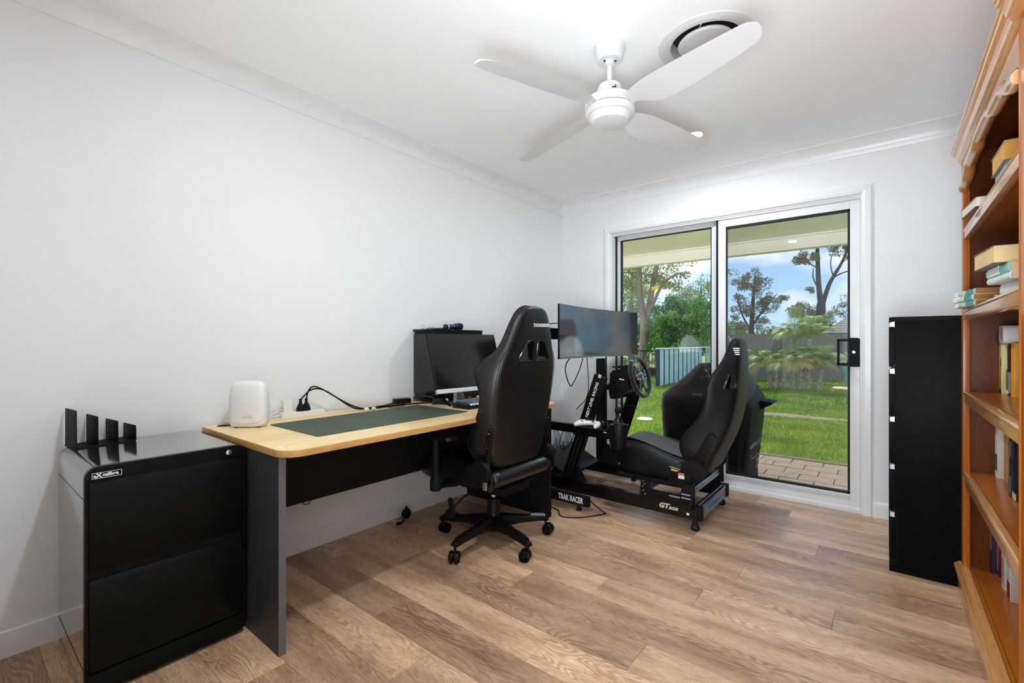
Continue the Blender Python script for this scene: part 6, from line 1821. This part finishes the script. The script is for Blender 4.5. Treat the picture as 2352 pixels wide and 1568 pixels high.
tree('dense bright green mango tree behind the teal fence', (-5.1, 22.6, ZG), [([(-5.1, 22.6, ZG), (-5.0, 22.5, 1.2), (-4.9, 22.4, 2.2)], [.16, .13, .08])],
     blobs((-5.05, 22.4, 1.95), (1.75, 1.5, 1.45), 150, .25, .45, 90, 1.0) + blobs((-5.6, 22.3, 0.9), (1.3, 1.2, .7), 40, .25, .4, 80, 1.0), 0.10, L_GREEN)
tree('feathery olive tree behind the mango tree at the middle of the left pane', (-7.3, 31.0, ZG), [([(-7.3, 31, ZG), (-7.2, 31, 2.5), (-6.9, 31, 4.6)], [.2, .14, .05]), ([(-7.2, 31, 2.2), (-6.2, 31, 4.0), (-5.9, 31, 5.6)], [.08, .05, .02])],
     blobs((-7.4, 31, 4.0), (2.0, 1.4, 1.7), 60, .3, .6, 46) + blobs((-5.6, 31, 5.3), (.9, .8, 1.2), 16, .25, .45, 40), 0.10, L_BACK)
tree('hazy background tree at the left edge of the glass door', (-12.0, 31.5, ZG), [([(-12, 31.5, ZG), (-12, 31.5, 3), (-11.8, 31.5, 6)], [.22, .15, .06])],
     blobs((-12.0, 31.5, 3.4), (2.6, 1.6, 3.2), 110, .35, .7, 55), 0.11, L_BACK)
tree('low bushy tree line between the gum trunk and the left door frame', (-9.6, 28.0, ZG), [],
     blobs((-9.6, 28.0, 1.3), (2.6, 1.2, 1.5), 70, .3, .55, 70), 0.10, L_LOW, name='shrubbery')
# right pane
tree('dark rounded tree in the left half of the tinted pane', (-4.42, 33.0, ZG), [([(-4.42, 33, ZG), (-4.4, 33, 2.0), (-4.3, 33.1, 4.2), (-4.2, 33.2, 5.6)], [.20, .16, .09, .03]), ([(-4.4, 33, 1.8), (-5.0, 33, 3.0), (-5.3, 33, 4.4)], [.08, .05, .02]), ([(-4.35, 33, 2.2), (-3.6, 33.2, 3.4), (-3.0, 33.4, 4.2)], [.08, .05, .02])],
     blobs((-4.45, 33.1, 4.4), (1.25, 1.0, 1.45), 46, .22, .42, 60, 1.0) + blobs((-5.0, 33, 2.9), (.8, .8, 1.2), 18, .2, .36, 44) + blobs((-3.3, 33.4, 3.6), (.75, .6, .8), 15, .2, .36, 55) + blobs((-3.9, 33.2, 2.6), (.7, .6, .8), 10, .18, .3, 40) + blobs((-2.7, 34, 4.0), (.25, .3, .4), 3, .18, .26, 50), 0.085, L_DARK, M_BARKD)
tree('tall sparse gum with bare forking branches at the right of the tinted pane', (-0.70, 33.47, ZG),
     [([(-.70, 33.47, ZG), (-.70, 33.47, 1.6), (-.68, 33.49, 3.5)], [.28, .25, .23]), ([(-.70, 33.49, 3.4), (-.80, 33.4, 4.6), (-.83, 33.36, 5.6), (-.86, 33.3, 7.2)], [.17, .14, .12, .07]),
      ([(-.62, 33.5, 3.4), (-.35, 33.7, 4.5), (-.1, 33.9, 5.1), (.35, 34.2, 6.0), (.65, 34.4, 7.0)], [.15, .12, .10, .07, .04]), ([(-.12, 33.9, 5.0), (.2, 34.1, 5.25), (.75, 34.4, 5.45)], [.05, .04, .03]),
      ([(-.75, 33.45, 4.3), (-1.1, 33.3, 5.0), (-1.05, 33.3, 5.6)], [.05, .035, .02]), ([(-.1, 33.9, 5.1), (-.25, 33.9, 5.7), (-.2, 33.9, 6.4)], [.04, .03, .02]), ([(.3, 34.2, 5.9), (.7, 34.4, 6.3)], [.03, .015]), ([(-.85, 33.3, 5.6), (-1.5, 33.2, 6.1), (-1.9, 33.1, 6.3)], [.05, .03, .015])],
     blobs((-1.4, 33.2, 6.25), (.85, .6, .45), 22, .16, .3, 60) + blobs((.2, 34.1, 6.7), (1.0, .8, .45), 18, .16, .3, 50) + blobs((.8, 34.4, 6.0), (.4, .4, .5), 8, .14, .24, 40) + blobs((-1.2, 33.3, 4.35), (.3, .3, .25), 4, .14, .2, 50), 0.075, L_DARK, M_BARKD)
tree('small dark tree below the tall sparse gum', (-1.9, 34.0, ZG), [([(-1.9, 34, ZG), (-1.85, 34, 2.2), (-1.6, 34, 3.2)], [.1, .07, .03])],
     blobs((-1.6, 33.9, 3.0), (.95, .8, .75), 34, .2, .36, 56) + blobs((-.6, 33.6, 2.4), (.9, .6, .8), 22, .2, .34, 50), 0.08, L_DARK, M_BARKD)
tree('wispy tree over the tiled roof at the right edge of the tinted pane', (0.6, 36.0, ZG), [([(.6, 36, ZG), (.6, 36, 2.5), (.5, 36, 4.2)], [.1, .07, .02])],
     blobs((.5, 36, 3.3), (.9, .6, 1.0), 22, .2, .36, 36), 0.08, L_DARK, M_BARKD)
tree('low green hedge growing along the top of the grey fence', (-2.6, 27.0, ZG), [], blobs((-3.4, 27.0, .7), (1.4, .6, .85), 40, .2, .4, 70) + blobs((-1.2, 27.0, .75), (1.6, .6, .9), 46, .2, .4, 60), 0.09, L_LOW, name='hedge')
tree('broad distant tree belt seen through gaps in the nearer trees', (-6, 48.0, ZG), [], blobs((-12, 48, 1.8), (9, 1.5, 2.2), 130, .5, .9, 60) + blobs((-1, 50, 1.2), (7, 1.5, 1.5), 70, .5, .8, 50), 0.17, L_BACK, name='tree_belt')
tree('leafy shrub by the left door jamb beyond the steering wheel', (-2.42, 10.3, ZG), [([(-2.42, 10.3, ZG), (-2.45, 10.3, .4), (-2.4, 10.3, .7)], [.02, .015, .008])], blobs((-2.44, 10.3, .45), (.22, .22, .45), 22, .06, .12, 26), 0.04, L_GREEN, name='shrub', group='garden shrubs')

# ---- palm clump
pm = thing('palm_clump', 'clump of short golden cane palms with ringed grey trunks on the lawn', 'palm', (0.75, 14.4, ZG))
M_PTR = mat('palm_trunk', rgb(196, 186, 170), .85, bump=.5, bscale=30, stretch=(1, 1, 3), col2=rgb(140, 132, 120), vscale=9)
PF = [leafmat('frond_green', (117, 148, 66), (181, 194, 104), 3), leafmat('frond_gold', (212, 181, 99), (253, 227, 143), 3), leafmat('frond_deep', (81, 122, 51), (143, 168, 79), 3)]
tr_ = [(-.02, 14.1, .62, -.06), (.14, 14.0, .55, .0), (.30, 13.95, .60, .02), (.50, 14.0, .62, .02), (.66, 14.05, .58, .04), (.84, 14.0, .6, .02), (1.02, 14.1, .72, .14), (.43, 14.5, 1.28, .02), (.78, 14.5, 1.33, .02)]
for x, y, h_, le in tr_:
    q = MB()
    prof_ = []
    n_ = 9
    for i in range(n_):
        z_ = ZG + h_ * i / n_
        prof_ += [(x + le * i / n_, y, z_, .062), (x + le * (i + .85) / n_, y, z_ + h_ / n_ * .85, .056), (x + le * (i + .86) / n_, y, z_ + h_ / n_ * .9, .066)]
    q.loft([[(a_ + r_ * math.cos(2 * PI * j / 10), b_ + r_ * math.sin(2 * PI * j / 10), c_) for j in range(10)] for a_, b_, c_, r_ in prof_])
    q.build('trunk', M_PTR, parent=pm, angle=50)
def frond(base, az, el, L, droop, wid, m, twist=0.0):
    q = MB()
    ca, sa = math.cos(az), math.sin(az)
    pts = []
    n_ = 16
    for i in range(n_ + 1):
        t_ = i / n_
        r_ = L * t_ * math.cos(el) * (1 - .12 * droop * t_)
        h_ = L * t_ * math.sin(el) - droop * L * t_ * t_
        pts.append(Vector((base[0] + ca * r_, base[1] + sa * r_, base[2] + h_)))
    q.tube(pts, [.012, .008, .003], n=5)
    side = Vector((-sa, ca, 0))
    nl = 30
    for i in range(2, nl):
        t_ = i / nl
        k_ = min(int(t_ * n_), n_ - 1)
        p = pts[k_].lerp(pts[k_ + 1], t_ * n_ - k_)
        d = (pts[k_ + 1] - pts[k_]).normalized()
        up_ = side.cross(d).normalized()
        l_ = wid * math.sin(PI * (0.12 + .80 * t_)) ** .7
        for s in (-1, 1):
            dirn = (side * s * .80 + d * .65 + up_ * (.25 - .2 * t_)).normalized()
            tip = p + dirn * l_ + Vector((0, 0, -.22 * l_))
            mid = p + dirn * l_ * .5
            w_ = d * .0088
            q.add([p - w_ * .6, mid - w_, tip, mid + w_, p + w_ * .6], [(0, 1, 3, 4), (1, 2, 3)])
    return q.build('frond', m, parent=pm, smooth=False, fixn=False)
frn = random.Random(21)
crowns = [(-.05, 14.05, .50), (.2, 13.95, .48), (.5, 14.0, .55), (.85, 14.0, .52), (1.15, 14.1, .65), (.45, 14.5, 1.15), (.8, 14.5, 1.2)]
for ci, (x, y, z_) in enumerate(crowns):
    for k in range(9 if ci < 5 else 13):
        az = frn.uniform(0, 2 * PI)
        if ci in (0,): az = PI + frn.uniform(-1.0, 1.0)
        el = frn.uniform(.35, 1.35) if ci < 5 else frn.uniform(.75, 1.45)
        frond((x, y, z_), az, el, frn.uniform(.85, 1.3) if ci < 5 else frn.uniform(1.15, 1.6), frn.uniform(.35, .8), frn.uniform(.24, .36), PF[frn.choice((0, 0, 0, 1, 2))])
for az, el, L, dr, m in ((PI + .5, .35, .9, .45, 1), (-PI / 2, .9, 1.0, 1.0, 1), (-PI / 2 + .6, 1.0, 1.1, .95, 1), (PI - .2, .7, 1.1, .6, 0), (-.2, .9, 1.1, .8, 1), (.1, .5, 1.0, .6, 0)):
    frond((.55, 13.95, .62), az, el, L, dr, .32, PF[m])

# ---- fences
M_GREYF = mat('grey_palings', rgb(140, 128, 120), .85, bump=.3, bscale=20, stretch=(3, 3, .3), vary=.12, vscale=6)
M_TEAL = mat('teal_boards', rgb(178, 206, 208), .8, bump=.2, bscale=20, stretch=(3, 3, .3), vary=.08, vscale=6)
M_TEALD = mat('teal_dark', rgb(40, 62, 66), .8, vary=.1)
gf = thing('paling_fence', 'weathered grey paling fence across the back of the yard', 'fence', (0.0, 17.5, ZG))
g0, g1 = Vector((-1.62, 16.60, 0)), Vector((6.0, 22.6, 0))
dv = (g1 - g0); Lf = dv.length; dv.normalize(); nv = Vector((dv.y, -dv.x, 0))
q = MB()
n_ = int(Lf / .098)
for i in range(n_):
    p = g0 + dv * (.098 * (i + .5)) + nv * (.012 if i % 2 else 0)
    q.beam((p.x, p.y, ZG + .02), (p.x, p.y, 1.36 + .005 * math.sin(i * 1.7)), .094, .016, up=(nv.x, nv.y, 0))
q.build('palings', M_GREYF, parent=gf, kind='stuff', smooth=False)
q = MB()
q.beam((g0.x, g0.y, 1.375), (g1.x, g1.y, 1.375), .06, .03); q.build('capping_rail', M_GREYF, parent=gf)
tf = thing('teal_fence', 'low pale teal board fence with a white capping at the left of the yard', 'fence', (-2.5, 14.3, ZG))
for i in range(10):
    y0 = 12.62 + i * .385
    MB().box((-2.52, y0 + .0, ZG + .03), (-2.495, y0 + .27, .925)).build('board', M_TEAL, parent=tf, bevel=.003, smooth=False)
MB().box((-2.56, 12.6, ZG), (-2.53, 16.5, .90)).build('backing', M_TEALD, parent=tf)
MB().box((-2.60, 12.55, .925), (-2.46, 16.5, .955)).build('capping', M_WHITE, parent=tf, bevel=.004)
MB().box((-2.60, 12.56, ZG), (-2.50, 12.62, .93)).build('end_post', M_TEALD, parent=tf)
q = MB()
for i in range(7):
    q.box((-2.42 + .092 * i, 16.5 + .02 * i, ZG + .03), (-2.42 + .092 * i + .075, 16.52 + .02 * i, .94))
q.build('rear_boards', M_TEAL, parent=tf, kind='stuff', smooth=False)
MB().box((-2.48, 16.44, .94), (-1.76, 16.60, .965)).build('capping', M_WHITE, parent=tf)
fi = thing('iron_fence', 'thin black tubular pool fence left of the teal fence', 'fence', (-4.2, 15.2, ZG))
i0, i1 = Vector((-6.4, 14.4, 0)), Vector((-3.3, 15.85, 0))
n_ = 36
for i in range(n_):
    p = i0.lerp(i1, i / (n_ - 1))
    MB().cyl((p.x, p.y, ZG), (p.x, p.y, .84), .009, n=6).build('bar', M_BLACKM, parent=fi)
for z_ in (.82, -.02):
    q = MB().beam((i0.x, i0.y, z_), (i1.x, i1.y, z_), .025, .03); q.build('rail', M_BLACKM, parent=fi)
# wagon wheel
wh = thing('wagon_wheel', 'old spoked wagon wheel standing behind the iron fence', 'wheel', (-4.22, 16.5, .28))
wc = Vector((-4.22, 16.5, .50)); M_OLD = mat('weathered_wood', rgb(176, 164, 148), .9, vary=.12)
fx = Vector((.80, .60, 0))
q = MB().tube([wc + fx * (.30 * math.cos(2 * PI * i / 36)) + Vector((0, 0, .38 * math.sin(2 * PI * i / 36) * .85)) for i in range(36)], .02, n=8, closed=True); q.build('rim', M_OLD, parent=wh)
for i in range(12):
    a = 2 * PI * i / 12
    MB().cyl(wc + fx * (.04 * math.cos(a)) + Vector((0, 0, .04 * math.sin(a))), wc + fx * (.29 * math.cos(a)) + Vector((0, 0, .31 * math.sin(a))), .011, n=6).build('spoke', M_OLD, parent=wh)
q = MB().cyl(wc + Vector((.6, -.8, 0)) * .06, wc - Vector((.6, -.8, 0)) * .06, .05, n=14); q.build('hub', M_OLD, parent=wh)
q = MB().box((-4.7, 16.45, ZG), (-3.7, 16.6, .19)); q.build('support_log', M_BARKD, parent=wh, bevel=.03)
# neighbour's house
hs = thing('neighbour_house', 'grey tiled roof of a neighbouring house above the fence at the right', 'house', (4.5, 27.0, ZG))
M_TILE = mat('roof_tile', rgb(128, 122, 118), .8, bump=.8, bscale=10, stretch=(1, 1, 3), vary=.18, vscale=9)
for i in range(9):          # tile courses stepping up the hip
    t0, t1 = i / 9, (i + 1) / 9
    ya_, za_ = 25.0 + 2.2 * t0, 1.52 + 1.0 * t0
    yb2, zb2 = 25.0 + 2.2 * t1, 1.52 + 1.0 * t1
    xa_ = .10 + 1.1 * t0; xb2 = .10 + 1.1 * t1
    MB().loft([[(xa_, ya_, za_ + .03), (9, ya_, za_ + .03), (9, ya_, za_), (xa_, ya_, za_)], [(xb2, yb2, zb2 + .01), (9, yb2, zb2 + .01), (9, yb2, zb2 - .02), (xb2, yb2, zb2 - .02)]]).build('tile_course', M_TILE, parent=hs, smooth=False)
MB().loft([[(.10, 25.0, 1.5), (.10, 29.4, 1.5), (9, 29.4, 1.5), (9, 25.0, 1.5)], [(1.2, 27.2, 2.50), (1.2, 27.25, 2.5), (9, 27.25, 2.5), (9, 27.2, 2.5)]]).build('roof', M_TILE, parent=hs, smooth=False)
MB().box((.5, 25.4, ZG), (8.6, 29.0, 1.5)).build('wall', mat('house_wall', rgb(170, 160, 146), .8, vary=.05), parent=hs)
# play things at the right of the palms
ps = thing('play_slide', 'teal and white children\'s play slide with a cream foot right of the palms', 'slide', (1.5, 15.3, ZG))
q = MB().box((1.50, 15.6, ZG), (1.60, 15.75, .42)).box((1.44, 15.55, .30), (1.66, 15.8, .42)); q.build('post', mat('teal_plastic', rgb(30, 172, 160), .4, vary=.05), parent=ps, bevel=.01)
q = MB().lathe([(0.0, 0.0), (.34, 0.0), (.36, .02), (.33, .05), (0, .06)], (1.62, 14.95, ZG), n=32); q.build('cream_foot', mat('cream_plastic', rgb(232, 206, 140), .5, vary=.05), parent=ps)
q = MB().prism([(1.28, .60), (1.50, .52), (1.55, .56), (1.36, .70)], 'y', 15.5, 15.75)
for i in range(4):
    q.box((1.34 + .06 * i, 15.5, .66 + .05 * i), (1.56, 15.52, .69 + .05 * i))
q.build('white_rack', M_WHITE, parent=ps, bevel=.005)

# ---- grass
n_ = 150000
u = rng.uniform(0, 1, n_)
ya, yb_ = 5.63, 21.0
Y = 1 / (1 / ya + u * (1 / yb_ - 1 / ya))
xl = -0.33 * (Y - 3.7) - 1.2; xr = 2.45 + 0.03 * (Y - 5)
X = xl + rng.uniform(0, 1, n_) * (xr - xl)
keep = ~((((X - .95) / 1.1) ** 2 + ((Y - 8.9) / .2) ** 2) < 1) & ~(((X + .543) ** 2 + (Y - 6.965) ** 2) < .125 ** 2)
X, Y = X[keep], Y[keep]; n_ = len(X)
hgt = rng.uniform(.020, .052, n_)
wd = rng.uniform(.0028, .0050, n_) * (Y / 6.0)
th = rng.uniform(0, PI, n_)
lx = rng.normal(0, .022, n_); ly = rng.normal(0, .022, n_)
V = np.zeros((n_, 3, 3))
V[:, 0] = np.stack([X - wd * np.cos(th), Y - wd * np.sin(th), np.full(n_, ZG)], 1)
V[:, 1] = np.stack([X + wd * np.cos(th), Y + wd * np.sin(th), np.full(n_, ZG)], 1)
V[:, 2] = np.stack([X + lx, Y + ly, ZG + hgt], 1)
L_GRASS = leafmat('grass_blade', (88, 132, 30), (156, 176, 60), 1.3)
npmesh('lawn_grass', V.reshape(-1, 3), np.arange(n_ * 3).reshape(-1, 3), L_GRASS, kind='stuff', label='short green lawn grass beyond the patio', category='grass')
